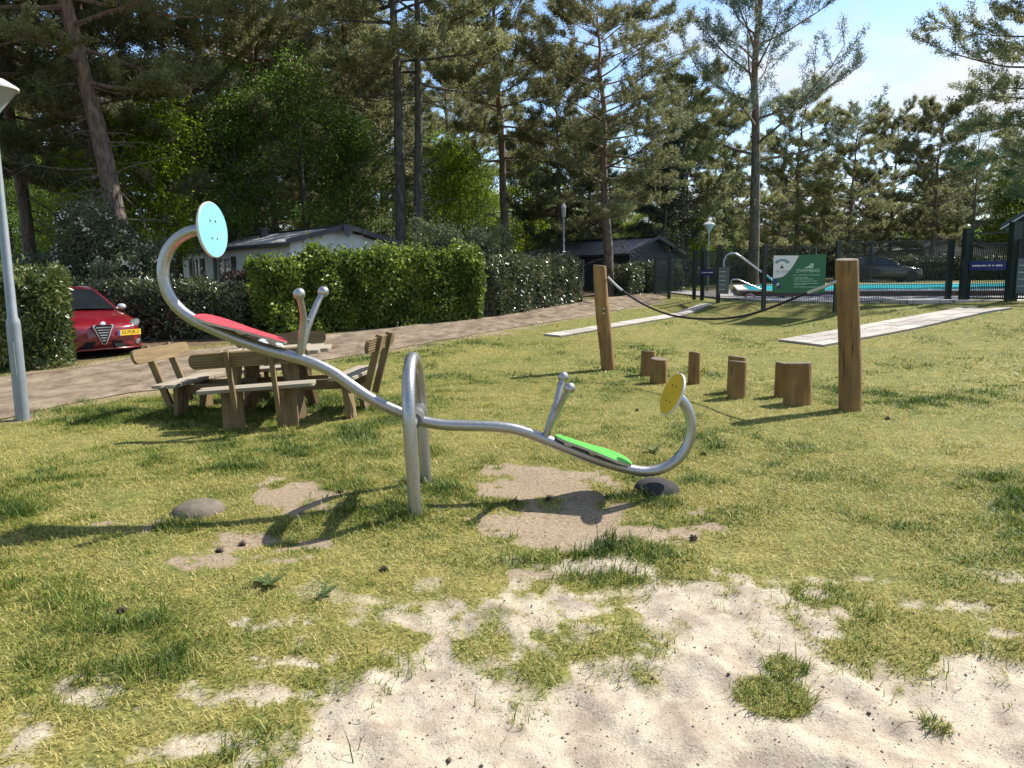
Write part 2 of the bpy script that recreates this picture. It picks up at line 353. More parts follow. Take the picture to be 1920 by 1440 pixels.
# track centre line and half widths (metres), read off the photograph
TRACK_NEAR = gpoly([(-260, 835), (-100, 805), (0, 783), (150, 755), (300, 730), (450, 703), (640, 670), (780, 648), (900, 626), (1010, 607), (1100, 592), (1185, 577), (1240, 566)])
TRACK_FAR = gpoly([(-260, 735), (-100, 718), (0, 708), (150, 689), (300, 664), (450, 645), (640, 626), (780, 609), (900, 596), (1010, 579), (1100, 562), (1185, 554), (1240, 551)])
TRACK_NEAR += [(8.2, 44.0), (12, 54.0)]; TRACK_FAR += [(5.2, 46.0), (8.5, 56.0)]
TRACK = TRACK_NEAR + TRACK_FAR[::-1]
def build_ground():
    fr = np.radians(np.linspace(-47, 47, 381)); bk = np.radians(np.linspace(48, 312, 60))[1:-1]
    ang = np.concatenate([fr, bk]); na = len(ang)
    rad = np.concatenate([[.25, .6, .9], np.geomspace(1.15, 32, 260), np.geomspace(33, 600, 42)[0:]]); nr = len(rad)
    A, Q = np.meshgrid(ang, rad); X = Q * np.sin(A); Y = Q * np.cos(A); Z = H(X, Y)
    V = np.stack([X, Y, Z], -1).reshape(-1, 3)
    i = np.arange(nr - 1)[:, None] * na; j = np.arange(na)[None, :]; j2 = (j + 1) % na
    Fq = np.stack([i + j, i + j2, i + na + j2, i + na + j], -1).reshape(-1, 4)[:, ::-1]
    c = len(V); V = np.vstack([V, [[0, 0, float(H(np.zeros(1), np.zeros(1))[0])]]])
    xs, ys = V[:, 0], V[:, 1]
    tr = polydist(xs, ys, TRACK)
    dirt = np.maximum(dirtmask(xs, ys), 1.0 * sstep(-.8, .25, tr + (fbm(xs, ys, 1.1, 4) - .5) * 1.4))
    lawn_edge = polydist(xs, ys, [(-80, -80), (80, -80), (80, 46), (22, 46), (6, 50)] + TRACK_FAR[::-1] + [(-80, 20)])
    wood = sstep(.3, -1.2, lawn_edge + (fbm(xs, ys, .6, 3) - .5) * 1.2)
    me = npmesh('ground', V, Fq, smooth=True, attrs={'sand': sandmask(xs, ys) * sstep(14, 9, np.hypot(xs, ys)), 'dirt': dirt, 'wood': wood})
    o = ob('ground', me, ground_material()); return tag(o, kind='structure')
GROUND = build_ground()
# ------------------------------------------------------------------ dirt track
def build_track():
    def resample(p, n):
        p = np.array(p); d = np.r_[0, np.cumsum(np.hypot(*np.diff(p, axis=0).T))]; s = np.linspace(0, d[-1], n); return np.c_[np.interp(s, d, p[:, 0]), np.interp(s, d, p[:, 1])]
    n, k = 420, 36; a = resample(TRACK_NEAR, n); b = resample(TRACK_FAR, n)
    u = np.linspace(0, 1, k)[None, :, None]
    e1 = (fbm(a[:, 0], a[:, 1], 1.3, 4) - .5)[:, None, None] * .55; e2 = (fbm(b[:, 0] + 50, b[:, 1], 1.3, 4) - .5)[:, None, None] * .55
    wv = np.linalg.norm(b - a, axis=1)[:, None, None]
    uu = (e1 / wv) * (1 - u) + (1 + e2 / wv) * u; uu = np.where(u == 0, e1 / wv, uu)
    P = a[:, None, :] * (1 - uu) + b[:, None, :] * uu
    X, Y = P[..., 0], P[..., 1]
    ruts = -.03 * np.exp(-((u[..., 0] - .27) / .08) ** 2) - .03 * np.exp(-((u[..., 0] - .7) / .08) ** 2)
    edge = np.minimum(u[..., 0], 1 - u[..., 0])
    Z = H(X, Y) + .012 + .035 * sstep(0, .12, edge) + ruts + (fbm(X, Y, 2.2, 3) - .5) * .03 * sstep(0, .1, edge)
    V = np.stack([X, Y, Z], -1).reshape(-1, 3); i = np.arange(n - 1)[:, None] * k; j = np.arange(k - 1)[None, :]
    Fq = np.stack([i + j, i + j + 1, i + k + j + 1, i + k + j], -1).reshape(-1, 4)[:, ::-1]
    m = M('track_earth', (.085, .06, .042), .95, c2=(.29, .23, .16), scale=3.2, detail=14, bump=.9, bscale=14, spec=.1, stretch=(1, .55, 1))
    return tag(ob('dirt_track', npmesh('dirt_track', V, Fq, smooth=True), m), kind='structure')
build_track()

# ------------------------------------------------------------------ paved paths: each paver its own piece
paver_m = M('concrete_paver', (.40, .36, .31), .85, var=.16, scale=14, bump=.25, bscale=90, objrand=.2, spec=.2)
joint_m = M('joint_sand', (.17, .135, .095), .95, var=.3, scale=20)
def paved_path(name, a, b, width, plen, ncols, offset=True):
    a = Vector(a).to_2d(); b = Vector(b).to_2d(); d = (b - a); L = d.length; d.normalize(); s = Vector((-d.y, d.x))
    n = 40; mb = MB(); vs_ = []
    for i in range(n + 1):
        for q in (-.5, .5):
            p = a + d * (L * i / n) + s * (q * width); vs_.append((p.x, p.y, Hs(p.x, p.y) + .02))
    mb.add(vs_, [(2 * i, 2 * i + 1, 2 * i + 3, 2 * i + 2)[::-1] for i in range(n)])
    base = tag(mb.build(name, joint_m), kind='structure')
    cw = width / ncols
    g = .02; me = None; me2 = None
    def pm(l_): 
        x = MB(); x.box((0, 0, 0), (l_ - g, cw - g, .06)); return x.mesh('paver')
    me = pm(plen); half = pm(plen / 2)
    for c in range(ncols):
        t = 0.0; first = offset and c % 2
        while t < L - .05:
            l_ = plen / 2 if first else plen; first = False
            mm = me if l_ == plen else half
            if t + l_ > L + .2: break
            p = a + d * (t + l_ / 2) + s * ((c + .5) * cw - width / 2)
            z0 = Hs(*(p - d * l_ / 2)); z1 = Hs(*(p + d * l_ / 2)); zs = Hs(*(p + s * cw / 2)); zr = Hs(*(p - s * cw / 2))
            x = Vector((d.x * l_, d.y * l_, z1 - z0)).normalized(); y = Vector((s.x * cw, s.y * cw, zs - zr)); z = x.cross(y).normalized(); y = z.cross(x)
            mt = Matrix((x, y, z)).transposed().to_4x4(); mt.translation = Vector((p.x, p.y, Hs(p.x, p.y) + .012 + rnd.uniform(-.004, .004)))
            o = ob('paver', mm, paver_m, base, 0, mt @ Matrix.Rotation(rnd.uniform(-.006, .006), 4, 'Z')); t += l_
    return base
pr0 = gnd(1500, 645); pr1 = gnd(1850, 579)
paved_path('paved_path', pr0, pr1, 1.25, .6, 3)
pl0 = gnd(1035, 631); pl1 = gnd(1325, 571)
paved_path('narrow_path', pl0, pl1, .5, .5, 1, False)

# ================================================================== POOL
FP = {k: None for k in ()}
deckpts = [(6.55, 38.9), (6.62, 27.0), (6.66, 24.7), (7.22, 21.85), (8.45, 20.45), (10.4, 20.9), (12.2, 20.2), (14, 19.4), (34, 14), (37, 31.5), (30, 33.7), (10.6, 38.9), (7.6, 39.0)]
deck_m = bpy.data.materials.new('deck_paving')
def _deck():
    t, b = nodes_of(deck_m); n = t.nodes.new; l = t.links.new; tcx = n('ShaderNodeTexCoord')
    br = n('ShaderNodeTexBrick'); br.inputs['Scale'].default_value = 1.0; br.inputs['Mortar Size'].default_value = .012; br.inputs['Brick Width'].default_value = .6; br.inputs['Row Height'].default_value = .4
    br.inputs['Color1'].default_value = (.46, .42, .38, 1); br.inputs['Color2'].default_value = (.38, .35, .32, 1); br.inputs['Mortar'].default_value = (.16, .14, .12, 1)
    l(tcx.outputs['Object'], br.inputs['Vector']); l(br.outputs['Color'], b.inputs['Base Color']); b.inputs['Roughness'].default_value = .85
_deck()
mb = MB(); mb.prism(deckpts, .16, Matrix.Translation((0, 0, DECKZ - .02)))
deck = tag(mb.build('pool_deck', deck_m), kind='structure')
DZ = DECKZ + .065
pa = Vector((7.55, 25.6)); pb = Vector((26.0, 20.6)); pd = (pb - pa).normalized(); pn = Vector((-pd.y, pd.x)); PW = 12.5; PL = (pb - pa).length
def rrect(L, W, r_, n=6, inset=0):
    pts = []
    for cx, cy, a0 in ((L - r_, r_, -90), (L - r_, W - r_, 0), (r_, W - r_, 90), (r_, r_, 180)):
        for i in range(n + 1):
            a = R(a0 + 90 * i / n); pts.append((cx + (r_ - inset) * math.cos(a), cy + (r_ - inset) * math.sin(a)))
    return pts
PM = Matrix(((pd.x, pn.x, 0, pa.x), (pd.y, pn.y, 0, pa.y), (0, 0, 1, 0), (0, 0, 0, 1)))
pool = thing('swimming_pool', 'raised outdoor swimming pool with turquoise water behind the green fence', 'pool')
def ring(z0, z1, in0, in1, rr=1.2):
    mb = MB(); o_ = rrect(PL, PW, rr, 8, in0); i_ = rrect(PL, PW, rr, 8, in1); n = len(o_)
    vs_ = [PM @ Vector((x, y, z)) for z in (z0, z1) for x, y in o_] + [PM @ Vector((x, y, z)) for z in (z0, z1) for x, y in i_]
    fs = []
    for k in range(n):
        q = (k + 1) % n; fs += [(k, q, n + q, n + k), (n + k, n + q, 3 * n + q, 3 * n + k), (2 * n + q, 2 * n + k, 3 * n + k, 3 * n + q)]
    return mb.add(vs_, fs)
ring(DZ - .02, DZ + .15, 0, .3).build('pool_wall', M('brown_pool_tiles', (.085, .045, .035), .5, var=.3, scale=8), pool)
ring(DZ + .15, DZ + .19, -.03, .34).build('coping', M('white_coping', (.72, .70, .66), .6, var=.06, scale=10), pool)
wm = bpy.data.materials.new('pool_water')
def _water():
    t, b = nodes_of(wm); n = t.nodes.new; l = t.links.new
    b.inputs['Base Color'].default_value = (.02, .40, .46, 1); b.inputs['Roughness'].default_value = .2; b.inputs['Specular IOR Level'].default_value = .12
    tx = n('ShaderNodeTexNoise'); tx.inputs['Scale'].default_value = 3.5; tx.inputs['Detail'].default_value = 4; bp = n('ShaderNodeBump'); bp.inputs['Strength'].default_value = .35; bp.inputs['Distance'].default_value = .05
    tcx = n('ShaderNodeTexCoord'); l(tcx.outputs['Object'], tx.inputs['Vector'])
    rp_ = n('ShaderNodeValToRGB'); rp_.color_ramp.elements[0].color = (.015, .38, .50, 1); rp_.color_ramp.elements[1].color = (.04, .62, .64, 1); l(tx.outputs['Fac'], rp_.inputs[0]); l(rp_.outputs[0], b.inputs['Base Color'])
    l(tx.outputs['Fac'], bp.inputs['Height']); l(bp.outputs[0], b.inputs['Normal'])
_water()
mb = MB(); mb.add([PM @ Vector((x, y, DZ + .135)) for x, y in rrect(PL, PW, 1.2, 8, .3)], [tuple(range(36))]); mb.build('water', wm, pool)

# ------------------------------------------------------------------ green fence
fence_m = M('dark_green_powder_coat', (.008, .021, .016), .35, var=.15, scale=20)
wire_m = M('dark_green_wire', (.016, .035, .027), .4, var=.1, scale=20)
FX = [gnd(1254, 560), gnd(1301, 562), gnd(1316, 563), gnd(1346, 568), gnd(1431, 581), gnd(1566, 584)]
f1774 = at(1776, 572, 21.3); f1804 = at(1806, 573, 20.9); f1892 = at(1893, 577, 19.9); f2000 = at(2060, 600, 17.9)
def zpost(p): return float(Hbase(p.x, p.y))
fence = thing('pool_fence', 'dark green welded wire fence with square posts around the swimming pool', 'fence')
def fpost(p, h, parent, w_=.105, z0=None):
    z = (zpost(p) if z0 is None else z0); mb = MB(); mb.box((0, 0, h / 2 - .15), (w_, w_, h + .3)); mb.box((0, 0, h + .012), (w_ + .008, w_ + .008, .024))
    return mb.build('post', fence_m, parent, matrix=Matrix.Translation((p.x, p.y, z)))
def wirepanel(a, b, za, zb, h, parent, step=.05, wr=.004, name='wire_panel', hr=(.03, .5, .95, .99)):
    a = Vector((a.x, a.y, za)); b = Vector((b.x, b.y, zb)); d = b - a; L = d.length; n = max(2, int(L / step)); mb = MB()
    for i in range(n + 1):
        p = a + d * (i / n); mb.box(p + Vector((0, 0, h / 2 + .04)), (wr * 2, wr * 2, h))
    for f_ in hr: mb.beam(a + Vector((0, 0, .04 + h * f_)), b + Vector((0, 0, .04 + h * f_)), .014, .012)
    return mb.build(name, wire_m, parent)
FH = 1.72
hs = [1.5, 1.6, 1.7, 1.7, 1.72, 1.74]
for p, h in zip(FX, hs): fpost(p, h, fence)
fpost(f1774, 1.66, fence, .13, DZ - .06); 
for i in (0, 1, 3, 4):
    if i == 2: continue
    a, b = FX[i], FX[i + 1]; wirepanel(a, b, zpost(a) + .02, zpost(b) + .02, min(hs[i], hs[i + 1]) - .08, fence, .055, .004)
back0 = Vector((FX[0].x + .1, FX[0].y + 3.2, 0)); back1 = Vector((10.5, 42, 0)); back2 = Vector((22, 40, 0))
fpost(back0, 1.5, fence); fpost(back1, 1.5, fence); wirepanel(FX[0], back0, zpost(FX[0]), zpost(back0), 1.4, fence, .08); wirepanel(back0, back1, zpost(back0), zpost(back1), 1.4, fence, .1)
wirepanel(FX[5], f1774, zpost(FX[5]) + .14, DZ + .02, 1.56, fence, .062, .0055, hr=(.02, .5, .80, .99))
# bar of the fence right of the gate
fpost(f2000, 1.8, fence, .09)
# entrance gate at the end of the paved path
gate = thing('entrance_gate', 'tall green barred gate with a blue notice at the end of the paved path', 'gate')
gz = DZ - .04
for p, w_, h in ((f1804, .20, 1.9), (f1892, .22, 2.0)): fpost(p, h, gate, w_, gz)
mbx = MB(); a = Vector((f1804.x, f1804.y, gz)); b = Vector((f1892.x, f1892.y, gz)); dg_ = (b - a); L = dg_.length; du = dg_.normalized()
a2 = a + du * .1; b2 = b - du * .1
mbx = MB()
for z in (.08, 1.50, 1.78): mbx.beam(a2 + Vector((0, 0, z)), b2 + Vector((0, 0, z)), .04, .045)
for p in (a2, b2): mbx.beam(p + Vector((0, 0, .06)), p + Vector((0, 0, 1.8)), .05, .05, (1, 0, 0))
mbx.build('gate_frame', fence_m, gate)
nb = 21
for i in range(1, nb):
    p = a2.lerp(b2, i / nb); mbx = MB(); mbx.box((0, 0, .79), (.016, .016, 1.42)); mbx.build('bar', fence_m, gate, matrix=Matrix.Translation((p.x, p.y, gz)))
mbx = MB(); mbx.box((0, 0, 0), (.06, .10, .26)); mbx.build('lock_box', M('lock_dark', (.02, .02, .022), .4), gate, matrix=Matrix.Translation(a + Vector((-.12, -.05, 1.0))))
# short fence run right of the gate
fr = thing('side_fence', 'short green barred fence panel right of the entrance gate, with a grey notice', 'fence')
for i in range(1, 34):
    p = f1892.lerp(f2000, i / 34); 
    mbx = MB(); mbx.box((0, 0, .82), (.016, .016, 1.5)); mbx.build('bar', fence_m, fr, matrix=Matrix.Translation((p.x, p.y, gz - .04 * i / 34)))
mbx = MB()
for z in (.1, 1.05, 1.57): mbx.beam(Vector((f1892.x, f1892.y, gz + z)), Vector((f2000.x, f2000.y, gz + z - .04)), .035, .04)
mbx.build('rail', fence_m, fr)
# small gate on the narrow path
g2 = thing('small_gate', 'small green wire gate with a little blue notice at the narrow path', 'gate')
a, b = FX[2], FX[3]; wirepanel(a.lerp(b, .08), b.lerp(a, .08), zpost(a) + .06, zpost(b) + .06, 1.45, g2, .05, .005, 'gate_wires', (.0, .35, .7, 1.0))
mbx = MB()
for p, q in ((.06, .06), (.94, .94)):
    c = a.lerp(b, p); mbx.box((c.x, c.y, zpost(a) + .8), (.04, .04, 1.5))
mbx.build('gate_frame', fence_m, g2)

# ------------------------------------------------------------------ notices
blue_m = M('sign_blue', (.010, .022, .13), .4, var=.08, scale=4)
white_m = M('sign_white', (.72, .72, .70), .45, var=.04, scale=5)
def board_matrix(p, n2, z):
    """local x along the board, y up, z towards the viewer"""
    n3 = Vector((n2[0], n2[1], 0)).normalized(); x = Vector((0, 0, 1)).cross(n3); m = Matrix((x, Vector((0, 0, 1)), n3)).transposed().to_4x4(); m.translation = (p[0], p[1], z); return m
def rect(w_, h, x=0, y=0): return [(x - w_ / 2, y - h / 2), (x + w_ / 2, y - h / 2), (x + w_ / 2, y + h / 2), (x - w_ / 2, y + h / 2)]
def strip_text(parent, mat, x0, y, w_, h, seed, z=.012):
    q = random.Random(seed); x = x0; mb = MB()
    while x < x0 + w_:
        ww = q.uniform(.4, 1.0) * h * 1.3; mb.prism(rect(ww, h * q.uniform(.55, 1), x + ww / 2, y), .003, Matrix.Translation((0, 0, z))); x += ww + h * (.25 if q.random() < .8 else .8)
    return mb.build('small_print', mat, parent)
def facing(a, b):
    d = (b - a).to_2d().normalized(); n2 = Vector((d.y, -d.x)); 
    return n2 if n2.y < 0 or (abs(n2.y) < .3 and n2.x < 0) else -n2
# green swimming pool board, hung between the 1431 and 1566 posts
n2 = facing(FX[4], FX[5]); c0 = FX[4].lerp(FX[5], .14); c1 = FX[4].lerp(FX[5], .86)
s = thing('pool_sign', 'green and white ZWEMBAD board with a swimmer symbol, hung on the pool fence', 'sign')
mid_ = FX[4].lerp(FX[5], .5); 
tl = at(1452, 481, c0.y); br_ = at(1540, 548, c1.y); sw = (c1 - c0).to_2d().length; zt = at(1452, 479, c0.y).z; zb = at(1497, 549, mid_.y).z; sh = zt - zb; zc = (zt + zb) / 2
s.matrix_world = board_matrix((mid_.x + n2.x * .07, mid_.y + n2.y * .07), n2, zc)
green_m = M('sign_green', (.015, .125, .045), .4, var=.06, scale=3)
mb = MB(); mb.prism(rect(sw, sh), .012); mb.build('board', green_m, s)
hw, hh = sw / 2, sh / 2
arc = [(-hw + .002, hh - .002)] + [(-hw + .002, hh - .62 * sh)] + [(-hw + sw * (.02 + .47 * t), hh - sh * (.64 - .62 * t ** 2.2)) for t in np.linspace(.35, 1, 12)]
mb = MB(); mb.prism(arc, .004, Matrix.Translation((0, 0, .010))); mb.build('white_field', white_m, s)
slate = M('logo_slate_blue', (.13, .22, .30), .5, var=.1); grey = M('logo_grey', (.10, .11, .09), .5, var=.1); pale = M('print_pale_green', (.45, .62, .48), .5, var=.05)
lx, ly = -hw + sw * .17, hh - sh * .17
mb = MB()
for k, a0 in enumerate(np.linspace(-62, 62, 9)):                          # fan of the tree mark
    a_ = R(a0); r0, r1 = .10 * sh, .165 * sh
    mb.prism([(lx + 1.35 * r * math.sin(a_ + e), ly - .09 * sh + r * math.cos(a_ + e)) for r, e in ((r0, -.13), (r1, -.10), (r1 * 1.02, .10), (r0, .13))], .003, Matrix.Translation((0, 0, .0145)))
mb.build('tree_mark', slate, s)
mb = MB(); mb.prism([(lx - .045 * sw, ly - .18 * sh), (lx + .045 * sw, ly - .18 * sh), (lx, ly - .08 * sh)], .003, Matrix.Translation((0, 0, .0145))); mb.build('tent_mark', grey, s)
strip_text(s, grey, -hw + .05 * sw, hh - .42 * sh, .25 * sw, .022 * sh, 1, .0145); strip_text(s, slate, -hw + .05 * sw, hh - .47 * sh, .25 * sw, .016 * sh, 2, .0145)
for (qx, qy, cm) in ((.0, .62, blue_m), (.0, .70, blue_m), (.085, .80, blue_m)):
    mb = MB(); mb.prism(rect(.075 * sw, .085 * sh, -hw + sw * (.045 + qx), hh - sh * (qy + .04)), .004, Matrix.Translation((0, 0, .0135))); mb.build('blue_square', cm, s)
mb = MB(); mb.lathe([(0, .002), (.035 * sw, .002), (.035 * sw, 0)], (-hw + .10 * sw, hh - .78 * sh, .012), 14); mb.build('round_mark', pale, s)
text_mesh('ZWEMBAD', .125 * sh, pale, s, Matrix.Translation((hw - .33 * sw, hh - .42 * sh, .0085)), extrude=.002)
mb = MB(); cx, cy = hw - .30 * sw, hh - .30 * sh                               # swimmer
mb.prism([(cx - .11 * sw, cy - .05 * sh), (cx + .07 * sw, cy - .05 * sh), (cx + .07 * sw, cy - .02 * sh), (cx, cy + .01 * sh), (cx - .06 * sw, cy - .02 * sh)], .004, Matrix.Translation((0, 0, .009)))
mb.prism([(cx - .03 * sw, cy), (cx + .0 * sw, cy + .02 * sh), (cx + .02 * sw, cy + .065 * sh), (cx + .075 * sw, cy + .075 * sh), (cx + .075 * sw, cy + .055 * sh), (cx + .035 * sw, cy + .045 * sh), (cx + .02 * sw, cy)], .003, Matrix.Translation((0, 0, .0125)))
mb.lathe([(0, .004), (.022 * sw, .004), (.022 * sw, 0)], (cx + .055 * sw, cy + .022 * sh, .0085), 12); mb.build('swimmer_symbol', pale, s)
for k, (y_, x_, w_) in enumerate(((.53, -.10, .5), (.60, -.08, .26), (.635, -.08, .34), (.69, -.08, .43), (.75, -.08, .44), (.785, -.08, .24), (.845, -.08, .48))):
    strip_text(s, pale, x_ * sw, hh - y_ * sh, w_ * sw, .02 * sh, 10 + k, .0085)
def small_sign(label, p, n2, z, w_, h, mat, seed, lines=1, name='notice_board'):
    q = thing(name, label, 'sign'); q.matrix_world = board_matrix(p, n2, z); mb = MB(); mb.prism(rect(w_, h), .01); mb.build('board', mat, q)
    for k in range(lines): strip_text(q, white_m, -w_ * .42, (h * .5 - h * (k + 1) / (lines + 1)), w_ * (.84 if lines == 1 else .6), min(.05, h * .2) if lines == 1 else .022, seed + k, .0075)
    return q
n2 = facing(FX[2], FX[3]); m_ = FX[2].lerp(FX[3], .42)
small_sign('small blue notice on the gate at the narrow path', (m_.x + n2.x * .06, m_.y + n2.y * .06), n2, at(1330, 511, m_.y).z, (FX[3] - FX[2]).to_2d().length * .85, .2, blue_m, 50)
n2 = facing(FX[3], FX[4]); m_ = FX[3].lerp(FX[4], .17)
small_sign('grey rules board hung on the fence beside the small gate', (m_.x + n2.x * .06, m_.y + n2.y * .06), n2, at(1359, 526, m_.y).z, .62, .78, M('sign_grey', (.12, .16, .17), .5, var=.06), 60, 5)
n2 = facing(f1804, f1892); m_ = f1804.lerp(f1892, .5)
small_sign('wide blue notice on the tall entrance gate', (m_.x + n2.x * .07, m_.y + n2.y * .07), n2, at(1847, 498, m_.y).z, L * .78, .24, blue_m, 70)
n2 = facing(f1892, f2000); m_ = f1892.lerp(f2000, .22)
small_sign('grey rules board right of the entrance gate at the picture edge', (m_.x + n2.x * .07, m_.y + n2.y * .07), n2, at(1914, 517, m_.y).z, .6, .86, M('sign_grey', (.12, .16, .17), .5, var=.06), 80, 4)

# ------------------------------------------------------------------ pool stair rails and things left on the deck
steel = M('pale_rail_steel', (.70, .71, .72), .25, metal=.6, var=.05)
def stair_rail(name, label, pts, y, off, r_):
    q = thing(name, label, 'handrail'); P = [at(px, py, y) for px, py in pts]
    base = P[0]; 
    for k in range(2):
        mb = MB(); mb.tube([p + Vector((off[0] * k, off[1] * k, 0)) for p in P], r_, 8); mb.build('rail', steel, q, smooth=50)
    mb = MB()
    for i in range(3, len(P) - 1):
        p = P[i]; mb.beam(p, p + Vector((off[0], off[1], 0)), .02, .02)
    mb.build('crossbar', steel, q); return q
stair_rail('pool_handrail', 'tall curved pale stair rail sloping down into the pool', [(1357, 548), (1357, 505), (1358, 487), (1363, 478), (1371, 474), (1380, 475), (1390, 481), (1405, 492), (1420, 503), (1436, 514), (1452, 527), (1470, 541)], 26.2, (.06, .28), .022)
stair_rail('pool_handrail', 'low pale stair rail by the left end of the pool', [(1371, 550), (1371, 526), (1374, 524), (1384, 524), (1400, 531), (1414, 537), (1428, 542), (1436, 547)], 25.4, (.05, .2), .02)
def cloth(name, label, p, sx, sy, h, mat, seed, cat='towel'):
    r_ = np.random.default_rng(seed); n = 12; u, v = np.meshgrid(np.linspace(-1, 1, n), np.linspace(-1, 1, n)); rr = np.clip(1 - (u ** 2 + v ** 2) / 2, 0, 1)
    z = h * (rr ** .6) * (.35 + .9 * fbm(u * 2 + seed, v * 2, 1.2, 3)); e = .8 + .4 * fbm(u + seed * 3, v, 1.5, 2)
    V = np.stack([u * sx * e / 2, v * sy * e / 2, z], -1).reshape(-1, 3); i = np.arange(n - 1)[:, None] * n; j = np.arange(n - 1)[None, :]
    Fq = np.stack([i + j, i + j + 1, i + n + j + 1, i + n + j], -1).reshape(-1, 4)
    o = ob(name, npmesh(name, V, Fq, smooth=True), mat); o.location = p; o.rotation_euler[2] = seed; mo = o.modifiers.new('thick', 'SOLIDIFY'); mo.thickness = .012
    return tag(o, label, cat)
def deckpt(px, py): d = ray(px, py); return CAM + d * ((DZ + .002 - CAM.z) / d.z)
cloth('beach_towel', 'red and white crumpled towel on the pool deck left of the green board', deckpt(1406, 559), .3, .22, .16, M('red_cloth', (.50, .06, .06), .9, c2=(.75, .6, .58), scale=5), 3)
cloth('beach_towel', 'dark towel lying flat on the deck under the green board', deckpt(1462, 557), .9, .35, .07, M('dark_cloth', (.02, .02, .025), .9), 5)
cloth('swim_bag', 'dark blue bag on the deck right of the green board', deckpt(1522, 557), .45, .3, .18, M('navy_cloth', (.015, .02, .06), .8, c2=(.05, .06, .12)), 8, 'bag')
cloth('beach_towel', 'pale pink towel heaped beside the dark blue bag on the deck', deckpt(1551, 560), .5, .32, .14, M('pink_cloth', (.55, .40, .40), .9, c2=(.3, .2, .22), scale=9), 11)
cloth('beach_towel', 'thin dark strip of cloth behind the pink towel on the deck', deckpt(1545, 554), .7, .25, .06, M('dark_cloth', (.02, .02, .025), .9), 14)
# folded parasol beyond the water
q = thing('folded_parasol', 'dark folded parasol on a flat foot on the grass beyond the pool', 'parasol', at(1631, 528, 40)); q.location.z = 1.0 if q.location.z < 1 else q.location.z
mb = MB(); mb.lathe([(.0, 0), (.35, 0), (.35, .06), (.05, .08), (.05, .1)], n=14); mb.build('foot', fence_m, q)
mb = MB(); mb.tube([(0, 0, .05), (0, 0, 2.1)], .03, 8); mb.build('pole', fence_m, q)
mb = MB(); mb.lathe([(.03, .75), (.13, .8), (.16, 1.1), (.10, 1.7), (.03, 2.05)], n=10); mb.build('canopy', M('dark_canvas', (.02, .03, .035), .9), q, smooth=40)
# ================================================================== CHALETS
glass_m = M('dark_window_glass', (.012, .015, .018), .06, var=.2, scale=2, spec=.8)
def frame3(origin, u, z0):
    u = Vector((u[0], u[1], 0)).normalized(); v = Vector((-u.y, u.x, 0)); m = Matrix((u, v, Vector((0, 0, 1)))).transposed().to_4x4(); m.translation = Vector((origin[0], origin[1], z0)); return m
def corr_roof(W, Ln, e, r_, over, pitch_step, th=.03, amp=.022):
    """ribbed sheet roof, ridge along local y; ribs run down the slope"""
    mb = MB(); n = int((Ln + 2 * over) / pitch_step) * 4
    for side in (0, 1):
        vs_ = []; 
        for i in range(n + 1):
            y = -over + (Ln + 2 * over) * i / n; b = amp * (1 if i % 4 in (1, 2) else 0)
            x0, x1 = (-over, W / 2) if side == 0 else (W + over, W / 2)
            sl = (r_ - e) / (W / 2); vs_ += [(x0, y, e - over * sl + b), (x1, y, r_ + b)]
        k = len(vs_); vs_ += [(x, y, z - th) for x, y, z in vs_]
        fs = []
        for i in range(n):
            a, b_, c, d = 2 * i, 2 * i + 1, 2 * i + 3, 2 * i + 2; fs += [(a, b_, c, d), (k + d, k + c, k + b_, k + a), (a, d, k + d, k + a)]
        fs += [(0, k, k + 1, 1), (2 * n, 2 * n + 1, k + 2 * n + 1, k + 2 * n)]; mb.add(vs_, fs)
    return mb
